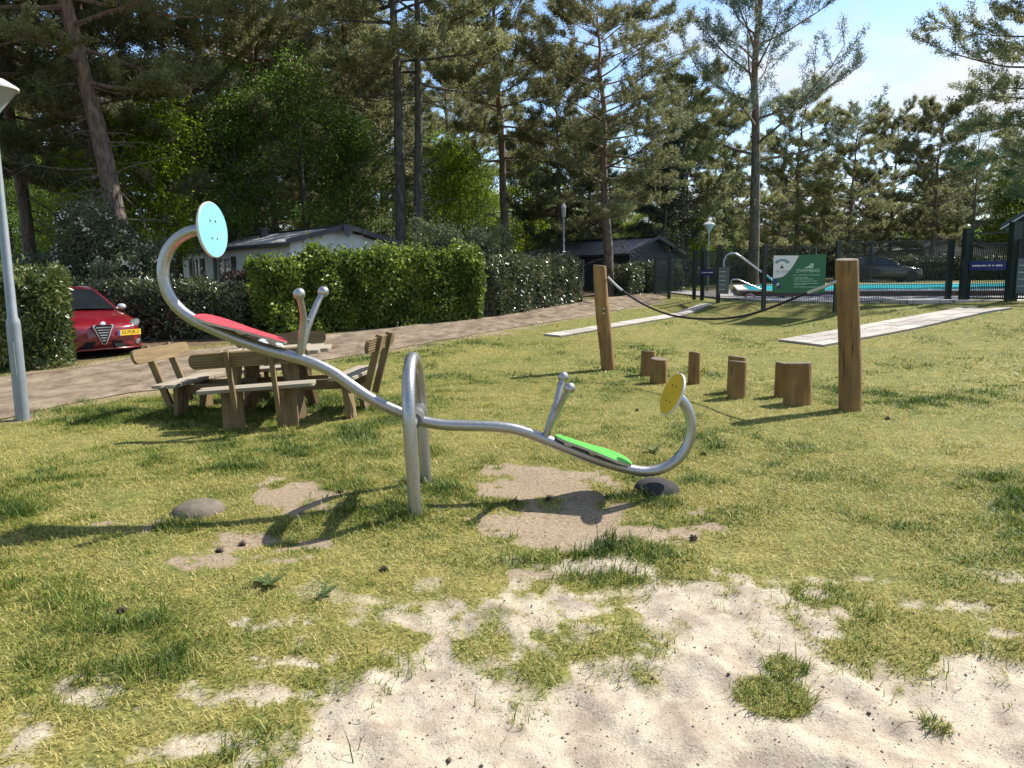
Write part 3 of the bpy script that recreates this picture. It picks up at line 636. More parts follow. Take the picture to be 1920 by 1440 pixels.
def chalet(name, label, origin, u, W, Ln, e, r_, wall_m, roof_m, trim_m, board_h, windows, single_boards, z0, over=.25):
    t = thing(name, label, 'chalet'); t.matrix_world = frame3(origin, u, z0)
    # load-bearing shell just behind the boards
    mb = MB(); pr = [(0.03, -.4), (W - .03, -.4), (W - .03, e - .02), (W / 2, r_ - .05), (.03, e - .02)]
    vs_ = [(x, .03, z) for x, z in pr] + [(x, Ln - .03, z) for x, z in pr]; n = 5
    mb.add(vs_, [tuple(range(5)), tuple(range(9, 4, -1))] + [(i, 5 + i, 5 + (i + 1) % 5, (i + 1) % 5) for i in range(5)]); mb.build('wall', wall_m, t)
    z = .05; joined = MB()
    lap = R(5)
    while z < r_ - .12:
        zc = z + board_h / 2
        if zc < e - .02:
            if single_boards:
                b = MB(); b.box((0, 0, 0), (.022, Ln, board_h * 1.06)); b.build('siding_board', wall_m, t, matrix=Matrix.Translation((-.004, Ln / 2, zc)) @ Matrix.Rotation(lap, 4, 'Y'))
            else: joined.box((-.004, Ln / 2, zc), (.022, Ln, board_h * 1.06), Matrix.Rotation(lap, 3, 'Y'))
        x0 = 0 if zc < e else (zc + board_h * .5 - e) / (r_ - e) * W / 2; x1 = W - x0
        if x1 - x0 > .2:
            if single_boards:
                b = MB(); b.box((0, 0, 0), (x1 - x0, .022, board_h * 1.06)); b.build('siding_board', wall_m, t, matrix=Matrix.Translation(((x0 + x1) / 2, -.004, zc)) @ Matrix.Rotation(-lap, 4, 'X'))
            else: joined.box(((x0 + x1) / 2, -.004, zc), (x1 - x0, .022, board_h * 1.06), Matrix.Rotation(-lap, 3, 'X'))
        z += board_h
    if not single_boards: tag(joined.build('siding', wall_m, t), kind='stuff')
    rf = corr_roof(W, Ln, e + .05, r_ + .05, over, .22).build('roof', roof_m, t)
    b = MB(); b.beam((W / 2, -over - .02, r_ + .09), (W / 2, Ln + over, r_ + .09), .22, .05); b.build('ridge_cap', trim_m, rf)
    sl = (r_ - e) / (W / 2)
    for sx in (0, 1):
        b = MB(); xo = -over if sx == 0 else W + over
        b.beam((xo, -over - .03, e + .0 - over * sl), (W / 2, -over - .03, r_ + .0), .035, .17, (0, 1, 0)) if False else None
        p0 = Vector((xo, -over - .03, e - over * sl - .02)); p1 = Vector((W / 2, -over - .03, r_ - .02)); h = Vector((0, 0, .15)); d = Vector((0, .03, 0))
        b.add([p0, p1, p1 + h, p0 + h, p0 + d, p1 + d, p1 + h + d, p0 + h + d], [(0, 1, 2, 3), (7, 6, 5, 4), (0, 4, 5, 1), (3, 2, 6, 7), (0, 3, 7, 4), (1, 5, 6, 2)]); b.build('bargeboard', trim_m, t)
    b = MB(); b.beam((-over - .02, -over, e - over * sl - .02), (-over - .02, Ln + over, e - over * sl - .02), .09, .09); b.build('gutter', trim_m, t)
    for (wy, wz, ww, wh, shut) in windows:                      # on the long side
        f = MB()
        for dy in (-ww / 2, ww / 2, 0): f.box((-.035, wy + dy, wz), (.05, .06, wh))
        for dz in (-wh / 2, wh / 2): f.box((-.035, wy, wz + dz), (.052, ww + .06, .06))
        fo = f.build('window', M('window_white', (.62, .62, .58), .5, var=.05), t)
        for dy in (-ww / 4, ww / 4):
            g_ = MB(); g_.box((-.024, wy + dy, wz), (.012, ww / 2 - .06, wh - .06)); g_.build('pane', glass_m, fo)
        if shut:
            for dy in (-1, 1):
                g_ = MB(); g_.box((-.04, wy + dy * (ww / 2 + .24), wz), (.035, .34, wh + .08)); 
                for k in range(8): g_.box((-.06, wy + dy * (ww / 2 + .24), wz - wh / 2 + wh * (k + .5) / 8), (.012, .27, wh / 13))
                g_.build('shutter', M('shutter_dark_green', (.010, .022, .018), .5, var=.1), t)
    return t
cream = M('cream_siding', (.68, .68, .62), .55, var=.05, scale=3)
dkslate = M('anthracite_trim', (.045, .047, .052), .5, var=.15, scale=6)
tile_m = M('grey_tile_sheet', (.40, .38, .36), .45, var=.2, scale=5, bump=.1)
cw = at(543, 449, 24.0)
c1 = chalet('white_chalet', 'cream white clapboard chalet with dark shutters behind the hedges', (cw.x, cw.y), (.74, .67), 3.7, 9.2, 2.26, 2.72, cream, tile_m, dkslate, .155, [(5.05, 1.25, 1.15, 1.25, True), (7.7, 1.25, .7, 1.25, True)], True, cw.z - 2.33)
b = MB(); b.prism([(-.16, .12), (-.16, -.1), (0, -.26), (.16, -.1), (.16, .12)], .04, Matrix.Translation((3.7 / 2, -.33, 2.68)) @ Matrix.Rotation(R(90), 4, 'X')); b.build('gable_ornament', dkslate, c1)
b = MB(); b.lathe([(.16, 0), (.16, .22), (.24, .24), (.24, .30), (.0, .34)], (1.2, 4.4, 2.62), 10); b.build('roof_vent', dkslate, c1)
black_wall = M('black_stained_boards', (.014, .016, .021), .55, var=.3, scale=8)
zinc = M('weathered_roof_sheet', (.14, .14, .15), .38, var=.35, scale=3, metal=.35)
cb = at(1180, 471, 35.0)
c2 = chalet('black_chalet', 'black clapboard chalet with a ribbed grey roof behind the low hedges', (cb.x, cb.y), (.80, .60), 3.3, 8.2, 2.1, 2.75, black_wall, zinc, black_wall, .17, [(5.6, 1.25, 1.3, 1.1, False), (3.6, 1.2, 1.2, 1.2, False)], False, cb.z - 2.15)
b = MB(); b.box((1.9, -.03, 1.3), (1.0, .04, 1.0)); b.build('window', glass_m, c2)
cr_ = at(1762, 437, 58.0)
beige = M('beige_boards', (.34, .30, .25), .6, var=.1)
browntile = M('brown_roof', (.10, .085, .075), .6, var=.25, scale=3)
c3 = chalet('beige_chalet', 'beige chalet with a low brown roof and porch beyond the pool', (cr_.x - 1.0, cr_.y), (1, .12), 4.6, 8, 2.3, 2.95, beige, browntile, M('brown_trim', (.16, .13, .11), .6), .2, [(2.5, 1.3, 1.2, 1.2, False)], False, .98, .35)
b = MB(); b.box((2.4, -.04, 1.05), (2.6, .05, 2.0)); b.build('glass_front', glass_m, c3)
b = MB(); b.add([(4.3, .5, 2.5), (14.5, .5, 2.5), (14.5, 6.5, 2.5), (4.3, 6.5, 2.5), (4.3, 3.5, 3.05), (14.5, 3.5, 3.05), (4.3, .5, 2.38), (14.5, .5, 2.38)], [(0, 1, 5, 4), (3, 4, 5, 2), (6, 7, 1, 0), (0, 4, 3)]); b.build('porch_roof', browntile, c3)
b = MB(); b.box((9.4, 3.5, 1.2), (9.8, 5.4, 2.4)); b.build('annexe_wall', beige, c3)
for k in range(4):
    b = MB(); b.box((5.2 + k * 2.4, .42, 1.2), (.9, .08, 1.5)); b.build('window', glass_m, c3)
for k in range(13):
    b = MB(); b.box((-5.2 + k * .42, -.2, .85), (.26, .03, 1.7)); b.build('fence_board', beige, c3)
b = MB(); b.box((-2.6, -.17, 1.55), (5.4, .04, .09)); b.box((-2.6, -.17, .3), (5.4, .04, .09)); b.build('fence_rail', beige, c3)
# dark building cut by the right picture edge
ce = at(1900, 430, 27.5)
c4 = thing('navy_hut', 'dark navy boarded hut with a pale bargeboard at the right picture edge', 'hut'); c4.matrix_world = frame3((ce.x, ce.y), (1, -.72), DZ - .1)
b = MB(); b.add([(0, 0, -.2), (5, 0, -.2), (5, 0, 2.5), (2.5, 0, 4.2), (0, 0, 2.5), (0, 5, -.2), (5, 5, -.2), (5, 5, 2.5), (2.5, 5, 4.2), (0, 5, 2.5)], [(0, 1, 2, 3, 4), (9, 8, 7, 6, 5), (0, 5, 6, 1), (0, 4, 9, 5), (1, 6, 7, 2)]); b.build('wall', M('navy_boards', (.010, .014, .024), .6, var=.25, scale=4), c4)
b = MB(); 
for s_ in (0, 1):
    x0 = -.35 if s_ == 0 else 5.35
    p0 = Vector((x0, -.35, 2.36)); p1 = Vector((2.5, -.35, 4.32)); q0 = p0 + Vector((0, 5.7, 0)); q1 = p1 + Vector((0, 5.7, 0)); u_ = Vector((0, 0, .1)); b.add([p0, p1, q1, q0, p0 + u_, p1 + u_, q1 + u_, q0 + u_], [(0, 3, 2, 1), (4, 5, 6, 7), (0, 1, 5, 4), (2, 3, 7, 6), (0, 4, 7, 3)])
b.build('roof', dkslate, c4)
b = MB(); p0 = Vector((-.37, -.38, 2.28)); p1 = Vector((2.5, -.38, 4.24)); b.beam(p0, p1, .04, .16, (0, 1, 0)); b.build('bargeboard', M('pale_bargeboard', (.5, .47, .42), .6), c4)
for k in range(14):
    b = MB(); b.box((2.5, -.012, .1 + k * .2), (4.98, .02, .19)); b.build('siding_board', MATS['navy_boards'], c4)

# ================================================================== HEDGES AND SHRUBS
def polyline_sampler(pts):
    p = np.array(pts, float); d = np.r_[0, np.cumsum(np.hypot(*np.diff(p, axis=0).T))]
    def f(s):
        x = np.interp(s, d, p[:, 0]); y = np.interp(s, d, p[:, 1]); e = .05
        x2 = np.interp(np.minimum(s + e, d[-1]), d, p[:, 0]); y2 = np.interp(np.minimum(s + e, d[-1]), d, p[:, 1]); x1 = np.interp(np.maximum(s - e, 0), d, p[:, 0]); y1 = np.interp(np.maximum(s - e, 0), d, p[:, 1])
        t = unit(np.stack([x2 - x1, y2 - y1], -1)); return x, y, t
    return f, d[-1]
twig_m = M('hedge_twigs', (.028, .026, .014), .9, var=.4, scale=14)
def hedge(name, label, pts, half, height, n, llen, lwid, mat, seed, rough=.12, topn=.10, cat='hedge', blossom=None, up=.25, hfun=None):
    r_ = np.random.default_rng(seed); f, L = polyline_sampler(pts)
    ext = half * .6
    s = r_.random(n) * (L + 2 * ext) - ext; a = r_.random(n) * math.pi
    ce_, se = np.cos(a), np.sin(a); e = .42
    qx = np.sign(ce_) * np.abs(ce_) ** e; qz = np.abs(se) ** e
    side = r_.random(n) < .42; zz = r_.random(n)
    qz = np.where(side, zz * .93, qz); qx = np.where(side, np.sign(ce_) * (1 - .12 * zz ** 3), qx); se = np.where(side, .12, se); ce_ = np.where(side, np.sign(ce_), ce_)
    over = np.clip(np.maximum(-s, s - L) / ext, 0, 1); shrink = np.sqrt(np.clip(1 - over ** 2, 0, 1)) 
    sc = np.clip(s, 0, L); x, y, t = f(sc); nrm = np.stack([t[:, 1], -t[:, 0]], -1)
    hh = height * (1 + (fbm(sc * 1.3 + seed, sc * 0, 1.1, 3) - .5) * topn * 2)
    if hfun is not None: hh = hh * hfun(sc / L)
    lump = 1 + (fbm(sc * 1.6 + seed * 3, qz * hh * 1.6 + qx, 1.2, 3) - .5) * rough * 3
    inn = 1 - np.abs(r_.normal(0, .07, n)) + r_.random(n) ** 6 * .16
    ox = qx * half * lump * inn * shrink; z = qz * hh * (.97 + (lump - 1) * .4) * np.where(r_.random(n) < .5, inn, 1)
    ex = (s - sc)
    P = np.stack([x + nrm[:, 0] * ox + t[:, 0] * ex, y + nrm[:, 1] * ox + t[:, 1] * ex], -1)
    g = H(P[:, 0], P[:, 1]); P = np.c_[P, g + z + .02]
    on = np.stack([nrm[:, 0] * ce_ + t[:, 0] * over * np.sign(ex), nrm[:, 1] * ce_ + t[:, 1] * over * np.sign(ex), se * .8], -1)
    Nn = unit(unit(on) + r_.normal(0, .55, (n, 3))); D = unit(np.cross(Nn, r_.normal(0, 1, (n, 3))) + np.array([0, 0, up]) + unit(on) * .45)
    V, Fq = leaves(P, D, Nn, llen * r_.uniform(.6, 1.25, n), lwid * r_.uniform(.7, 1.2, n), .22)
    tint = np.clip(r_.normal(.42, .2, n) + 1.3 * (fbm(s * 2.6 + seed, z * 2.6 + qx, 1.0, 3) - .5) + .1, 0, 1)
    root = thing(name, label, cat, (float(np.mean([p[0] for p in pts])), float(np.mean([p[1] for p in pts])), 0))
    o0 = np.array(root.location); 
    ob('foliage', npmesh('foliage', V - o0, Fq, np.repeat(tint, 4)), mat, root)
    if blossom:
        k = blossom[0]; idx = r_.choice(n, k); Pb = P[idx] + unit(on[idx]) * .06; Nb = unit(on[idx] + r_.normal(0, .4, (k, 3))); Db = unit(np.cross(Nb, r_.normal(0, 1, (k, 3))))
        rep = 7; Pb = np.repeat(Pb, rep, 0) + r_.normal(0, .045, (k * rep, 3)); Nb = np.repeat(Nb, rep, 0); Db = unit(np.cross(Nb, r_.normal(0, 1, (k * rep, 3))))
        V, Fq = leaves(Pb, Db, Nb, .06, .05, .1); ob('blossom', npmesh('blossom', V - o0, Fq, np.full(len(V), .5)), blossom[1], root)
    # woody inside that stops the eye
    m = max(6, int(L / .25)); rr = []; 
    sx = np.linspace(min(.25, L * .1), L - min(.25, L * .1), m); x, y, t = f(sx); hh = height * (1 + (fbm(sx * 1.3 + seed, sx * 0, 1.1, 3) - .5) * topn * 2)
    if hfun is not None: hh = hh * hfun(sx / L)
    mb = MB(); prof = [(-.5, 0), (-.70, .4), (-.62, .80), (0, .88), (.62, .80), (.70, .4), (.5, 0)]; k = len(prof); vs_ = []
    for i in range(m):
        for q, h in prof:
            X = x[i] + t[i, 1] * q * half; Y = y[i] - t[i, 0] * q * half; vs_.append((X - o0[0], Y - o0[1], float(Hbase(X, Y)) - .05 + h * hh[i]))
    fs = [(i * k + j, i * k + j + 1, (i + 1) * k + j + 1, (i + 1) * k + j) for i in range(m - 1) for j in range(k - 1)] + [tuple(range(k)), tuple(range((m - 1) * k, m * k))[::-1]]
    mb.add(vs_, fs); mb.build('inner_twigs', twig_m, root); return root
laurel = LM('cherry_laurel_leaf', (.035, .060, .014), (.14, .175, .045), .35, .28, .6, (.32, .34, .12))
laurel2 = LM('dusty_laurel_leaf', (.035, .050, .02), (.115, .135, .055), .32, .28, .65, (.28, .28, .14))
beech = LM('beech_leaf', (.05, .085, .014), (.165, .235, .034), .48, .40, .4, (.32, .39, .06))
purple = LM('purple_leaf', (.018, .010, .012), (.055, .030, .028), .25, .5, .3, (.12, .07, .05))
greybush = LM('grey_green_leaf', (.06, .085, .038), (.145, .18, .085), .35, .5, .3, (.19, .22, .11))
white_bl = LM('white_petal', (.65, .63, .52), (.72, .70, .6), .3, .6, .2)
h1 = gnd(128, 690); h0 = gnd(-200, 712)
d_ = (h1 - h0).to_2d().normalized(); n_ = Vector((-d_.y, d_.x))
A = Vector((h1.x, h1.y)) + n_ * .65 - d_ * .35; B = Vector((h0.x, h0.y)) + n_ * .65
hedge('laurel_hedge', 'glossy cherry laurel hedge behind the lamp post, left of the red car', [tuple(B), tuple(A)], .68, 1.68, 26000, .125, .048, laurel, 21)
hb = [gnd(420, 638), gnd(270, 645)]; 
p1 = Vector(gnd(425, 634).xy) + Vector((0, .8)); p0 = Vector(gnd(268, 650).xy) + Vector((.1, 1.5)); p2 = p0 + Vector((-7.5, 1.4))
hedge('laurel_hedge', 'cherry laurel hedge running behind the red car', [tuple(p2), tuple(p0), tuple(p1)], .62, 1.28, 34000, .115, .045, laurel2, 22)
pp = Vector(gnd(478, 628).xy) + Vector((0, .9))
hedge('purple_shrub', 'dark purple leaved shrub between the laurel and the beech hedge', [(pp.x - .55, pp.y - .1), (pp.x + .7, pp.y + .1)], .65, 1.32, 15000, .06, .034, purple, 23, .25, .22, 'shrub', up=.6)
e0 = Vector(gnd(505, 632).xy); e1 = Vector(gnd(905, 600).xy); dd = (e1 - e0).normalized(); nn = Vector((-dd.y, dd.x))
BH = [tuple(e0 + nn * .6 + dd * .15), tuple(e1 + nn * .6 - dd * .2)]
hedge('beech_hedge', 'tall bright green clipped beech hedge in the middle along the track', BH, .66, 1.84, 46000, .105, .075, beech, 24, .24, .09)
l0 = Vector(gnd(935, 596).xy); l1 = Vector(gnd(1092, 568).xy); dd = (l1 - l0).normalized(); nn = Vector((-dd.y, dd.x))
hedge('laurel_hedge', 'waist-high dusty laurel hedge right of the little wooden gate', [tuple(l0 + nn * .6 + dd * .2), tuple(l1 + nn * .6 - dd * .2)], .62, 1.55, 24000, .12, .05, laurel2, 25)
hedge('mixed_shrub', 'leafy green shrub rising behind the laurel hedge before the black chalet', [tuple(l0 + nn * 2.2), tuple(l0.lerp(l1, .55) + nn * 2.2)], .8, 2.3, 16000, .10, .055, greybush, 26, .25, .2, 'shrub')
q0 = Vector(gnd(1158, 556).xy); q1 = Vector(gnd(1183, 552).xy)
hedge('laurel_bush', 'small round laurel hedge just right of the tall leaning log post', [tuple(q0 + Vector((0, .7))), tuple(q1 + Vector((0, .7)))], .6, 1.15, 8000, .12, .05, laurel2, 27)
q0 = Vector(gnd(1203, 550).xy); q1 = Vector(gnd(1250, 547).xy)
hedge('laurel_bush', 'low laurel hedge between the black chalet gable and the fence corner', [tuple(q0 + Vector((0, .7))), tuple(q1 + Vector((.3, .7)))], .6, 1.2, 9000, .12, .05, laurel2, 28)
fl = at(200, 515, 22.0); fl2 = at(330, 515, 24.5)
hedge('flowering_shrub', 'tall grey-green shrub dotted with white blossom, left of the white chalet', [(at(60, 515, 20).x, 20.8), (at(170, 515, 21).x, 21.1), (at(268, 515, 21.5).x, 21.6)], 1.25, 2.75, 38000, .085, .045, greybush, 29, .35, .22, 'shrub', blossom=(330, white_bl), hfun=lambda u: .72 + .4 * np.sin(np.clip(u, 0, 1) * 3.1))
hedge('far_hedge', 'dark hedge in front of the beige chalet beyond the pool', [(24.5, 50), (37, 49)], .8, 1.5, 14000, .16, .08, laurel2, 31)
hedge('far_hedge', 'shaded hedge left of the parked dark car beyond the pool', [(8.5, 47), (18.5, 52)], .9, 1.3, 12000, .16, .08, greybush, 32)
# little wooden garden gate in the hedge gap
wood_grey = M('weathered_grey_wood', (.13, .11, .085), .85, var=.3, scale=3, stretch=(1, 9, 9), bump=.3, objrand=.2)
gg = gnd(914, 598); q = thing('garden_gate', 'weathered wooden picket gate in the gap right of the beech hedge', 'gate', (gg.x, gg.y + .35, Hs(gg.x, gg.y) - .02), R(28))
for k in range(5):
    b = MB(); b.box((0, 0, .5), (.075, .02, 1.0 + .05 * (k % 2))); b.build('picket', wood_grey, q, matrix=Matrix.Translation((-.22 + k * .105, 0, .04)))
b = MB(); b.box((0, .025, .3), (.52, .03, .08)); b.box((0, .025, .85), (.52, .03, .08)); b.build('rail', wood_grey, q)

# ================================================================== TREES
def bark(name, lo, hi, zt):
    m = bpy.data.materials.new(name); t, b = nodes_of(m); n = t.nodes.new; l = t.links.new; tcx = n('ShaderNodeTexCoord'); mp = n('ShaderNodeMapping'); mp.inputs['Scale'].default_value = (9, 9, 2.2); l(tcx.outputs['Object'], mp.inputs[0])
    tx = n('ShaderNodeTexNoise'); tx.inputs['Scale'].default_value = 1.5; tx.inputs['Detail'].default_value = 7; l(mp.outputs[0], tx.inputs['Vector'])
    sp = n('ShaderNodeSeparateXYZ'); l(tcx.outputs['Object'], sp.inputs[0]); mr = n('ShaderNodeMapRange'); mr.inputs[1].default_value = zt * .7; mr.inputs[2].default_value = zt * 1.3; l(sp.outputs[2], mr.inputs[0])
    def rp_(c):
        r_ = n('ShaderNodeValToRGB'); r_.color_ramp.elements[0].position = .35; r_.color_ramp.elements[1].position = .68; r_.color_ramp.elements[0].color = (*[k * .45 for k in c], 1); r_.color_ramp.elements[1].color = (*[k * 1.35 for k in c], 1); l(tx.outputs['Fac'], r_.inputs[0]); return r_.outputs[0]
    mi = n('ShaderNodeMixRGB'); l(mr.outputs[0], mi.inputs[0]); l(rp_(lo), mi.inputs[1]); l(rp_(hi), mi.inputs[2]); l(mi.outputs[0], b.inputs['Base Color']); b.inputs['Roughness'].default_value = .9
    bp = n('ShaderNodeBump'); bp.inputs['Strength'].default_value = .8; bp.inputs['Distance'].default_value = .05; l(tx.outputs['Fac'], bp.inputs['Height']); l(bp.outputs[0], b.inputs['Normal']); return m
pine_bark = bark('pine_bark', (.15, .112, .085), (.25, .15, .095), 8)
grey_bark = bark('grey_bark', (.085, .075, .06), (.09, .08, .065), 8)
needle = LM('pine_needle', (.15, .16, .07), (.28, .28, .125), .54, .45, .3, (.39, .34, .15), orand=.25)
needle_blue = LM('blue_pine_needle', (.10, .135, .10), (.18, .225, .16), .45, .45, .35, orand=.1)
fir_needle = LM('fir_needle', (.012, .022, .012), (.030, .045, .022), .2, .5, .3, orand=.2)
leaf_green = LM('maple_leaf', (.06, .13, .022), (.165, .275, .045), .58, .45, .35, (.22, .32, .05), orand=.25)
leaf_lime = LM('spring_leaf', (.14, .21, .016), (.30, .39, .025), .6, .5, .3, (.46, .50, .04), orand=.15)
def limb(mb, p, d, L, r0, r1, seg, bend, q, n=5, wob=.12):
    pts = [Vector(p)]; d = Vector(d).normalized(); rs = [r0]
    for i in range(seg):
        d = (d + Vector(bend) / seg + Vector((q.gauss(0, wob), q.gauss(0, wob), q.gauss(0, wob * .6)))).normalized(); pts.append(pts[-1] + d * (L / seg)); rs.append(r0 + (r1 - r0) * ((i + 1) / seg) ** .8)
    mb.tube(pts, rs, n, cap=False); return pts, d
def make_pine(seed, Ht, r0, cb, spread, n1=42, n2=8, n3=8, K=24, lean=(0, 0), elev=(-6, 24), bend=.1, nlen=.14, nw=.030, dead=10, shape='scots', twin=False, mat=None, tlen=.32):
    q = random.Random(seed); r_ = np.random.default_rng(seed); mb = MB(); TW = []
    trunks = [(Vector((0, 0, -.3)), lean, Ht, r0)] + ([(Vector((.55, .1, -.3)), (lean[0] + .5, lean[1]), Ht * .94, r0 * .85)] if twin else [])
    for base, ln, hgt, rr in trunks:
        seg = 16; pts = []; wx = wy = 0
        for i in range(seg + 1):
            t = i / seg; wx += q.gauss(0, .06); wy += q.gauss(0, .06); pts.append(base + Vector((ln[0] * t + wx * t * 1.5, ln[1] * t + wy * t * 1.5, hgt * t)))
        rs = [rr * (1.25 if i == 0 else 1) * (1 - .86 * (i / seg) ** 1.1) for i in range(seg + 1)]; mb.tube(pts, rs, 9)
        def on(t): k = min(int(t * seg), seg - 1); return pts[k].lerp(pts[k + 1], t * seg - k)
        m1 = n1 if not twin else n1 // 2 + 4
        for i in range(m1):
            t = cb + (1 - cb) * ((i + q.random()) / m1) ** .9; u = (t - cb) / (1 - cb)
            if shape == 'scots': prof = .45 + .55 * math.sin(math.pi * min(1, .12 + .80 * u)) - .08 * u
            elif shape == 'cone': prof = (1 - u) ** .75 + .06
            else: prof = (1 - u) + .03
            L = spread * prof * q.uniform(.7, 1.15); az = i * 2.399 + q.uniform(-.5, .5); el = R(elev[0] + (elev[1] - elev[0]) * u + q.uniform(-12, 12))
            d = Vector((math.cos(az) * math.cos(el), math.sin(az) * math.cos(el), math.sin(el)))
            pp_, dd_ = limb(mb, on(t), d, L, max(.018, rr * .30 * (1 - .6 * u)), .012, 6, (0, 0, bend), q, 5)
            for j in range(n2):
                s_ = .28 + .72 * (j + q.random()) / n2; k = min(int(s_ * 6), 5); p = pp_[k].lerp(pp_[k + 1], s_ * 6 - k); dir_ = (pp_[k + 1] - pp_[k]).normalized(); side = dir_.cross(Vector((0, 0, 1))); side.normalize()
                sg = 1 if j % 2 else -1; d2 = dir_ * q.uniform(.3, .9) + side * sg * q.uniform(.4, 1.1) + Vector((0, 0, q.uniform(-.1, .55)))
                L2 = max(.35, L * .36 * (1.15 - .6 * s_)) * q.uniform(.7, 1.3); p2, _ = limb(mb, p, d2, L2, .016, .006, 3, (0, 0, .25), q, 3)
                for z_ in range(n3):
                    v = .2 + .8 * (z_ + q.random()) / n3; kk = min(int(v * 3), 2); pt = p2[kk].lerp(p2[kk + 1], v * 3 - kk); dt = (p2[kk + 1] - p2[kk]).normalized(); TW.append((*(pt), *(dt + Vector((q.gauss(0, .5), q.gauss(0, .5), q.gauss(.2, .35))))))
                TW.append((*p2[-1], *(p2[-1] - p2[-2])))
        for i in range(dead):
            t = q.uniform(cb * .45, cb * 1.05); az = q.uniform(0, 6.28); L = q.uniform(.8, 2.4); pp_, _ = limb(mb, on(t), (math.cos(az), math.sin(az), q.uniform(-.35, .25)), L, .03, .008, 5, (0, 0, -.25), q, 4, .2)
            for j in range(5):
                k = q.randint(1, 4); limb(mb, pp_[k], (q.gauss(0, 1), q.gauss(0, 1), q.gauss(-.3, .5)), L * .4, .010, .004, 3, (0, 0, -.2), q, 3, .25)
    TW = np.array(TW); P = TW[:, :3]; D = unit(TW[:, 3:]); n = len(P); tl = tlen * r_.uniform(.6, 1.2, n)
    P2 = np.repeat(P, K, 0) + r_.normal(0, .07, (n * K, 3)) + np.repeat(D * tl[:, None], K, 0) * (r_.random((n * K, 1)) - .15); D2 = unit(np.repeat(D, K, 0) * .4 + r_.normal(0, .85, (n * K, 3)) + np.array([0, 0, .12]))
    S = unit(np.cross(D2, r_.normal(0, 1, (n * K, 3)))); ll = nlen * r_.uniform(.7, 1.25, (n * K, 1))
    V = np.stack([P2 - S * nw / 2, P2 + S * nw / 2, P2 + D2 * ll], 1).reshape(-1, 3); Fq = np.arange(n * K * 3).reshape(-1, 3)
    tint = np.clip(np.repeat(r_.normal(.45, .2, n), K) + r_.normal(0, .08, n * K), 0, 1)
    return mb.mesh('trunk', 60), npmesh('crown', V, Fq, np.repeat(tint, 3))
def make_leafy(seed, Ht, r0, spread, n1=16, n2=7, n3=7, K=16, cb=.25, lsize=.09, stems=1, dense=.3):
    q = random.Random(seed); r_ = np.random.default_rng(seed); mb = MB(); TW = []
    for st in range(stems):
        b0 = Vector((q.uniform(-.5, .5) * (stems > 1), q.uniform(-.5, .5) * (stems > 1), -.2)); ln = Vector((q.uniform(-1, 1), q.uniform(-1, 1), 0)) * (.8 if stems > 1 else .3)
        seg = 10; pts = [b0 + ln * (i / seg) ** 1.2 + Vector((q.gauss(0, .05), q.gauss(0, .05), Ht * .85 * i / seg)) for i in range(seg + 1)]; mb.tube(pts, [r0 * (1 - .85 * i / seg) for i in range(seg + 1)], 7)
        for i in range(n1):
            t = cb + (1 - cb) * (i + q.random()) / n1; k = min(int(t * seg), seg - 1); p = pts[k].lerp(pts[k + 1], t * seg - k); u = (t - cb) / (1 - cb)
            L = spread * (math.sin(math.pi * (.2 + .7 * u)) ** .8) * q.uniform(.65, 1.15); az = i * 2.399 + q.uniform(-.5, .5) + st; el = R(15 + 45 * u + q.uniform(-15, 15))
            pp_, _ = limb(mb, p, (math.cos(az) * math.cos(el), math.sin(az) * math.cos(el), math.sin(el)), L, r0 * .35 * (1 - .5 * u), .01, 5, (0, 0, .2), q, 5)
            for j in range(n2):
                s_ = .25 + .75 * (j + q.random()) / n2; k = min(int(s_ * 5), 4); p1_ = pp_[k].lerp(pp_[k + 1], s_ * 5 - k)
                p2, _ = limb(mb, p1_, (q.gauss(0, 1), q.gauss(0, 1), q.gauss(.25, .6)), L * .42 * q.uniform(.6, 1.2), .014, .005, 3, (0, 0, .1), q, 3)
                for z_ in range(n3):
                    v = .15 + .85 * (z_ + q.random()) / n3; kk = min(int(v * 3), 2); TW.append(tuple(p2[kk].lerp(p2[kk + 1], v * 3 - kk)))
    TW = np.array(TW); n = len(TW); P = np.repeat(TW, K, 0) + r_.normal(0, dense, (n * K, 3)) * np.array([1, 1, .55]); m = n * K
    Nn = unit(r_.normal(0, .6, (m, 3)) + np.array([0, 0, .7])); D = unit(np.cross(Nn, r_.normal(0, 1, (m, 3))) - np.array([0, 0, .2]))
    V, Fq = leaves(P, D, Nn, lsize * r_.uniform(.7, 1.25, m), lsize * .8 * r_.uniform(.7, 1.2, m), .12)
    tint = np.clip(np.repeat(r_.normal(.5, .18, n), K) + r_.normal(0, .12, m), 0, 1)
    return mb.mesh('trunk', 60), npmesh('crown', V, Fq, np.repeat(tint, 4))
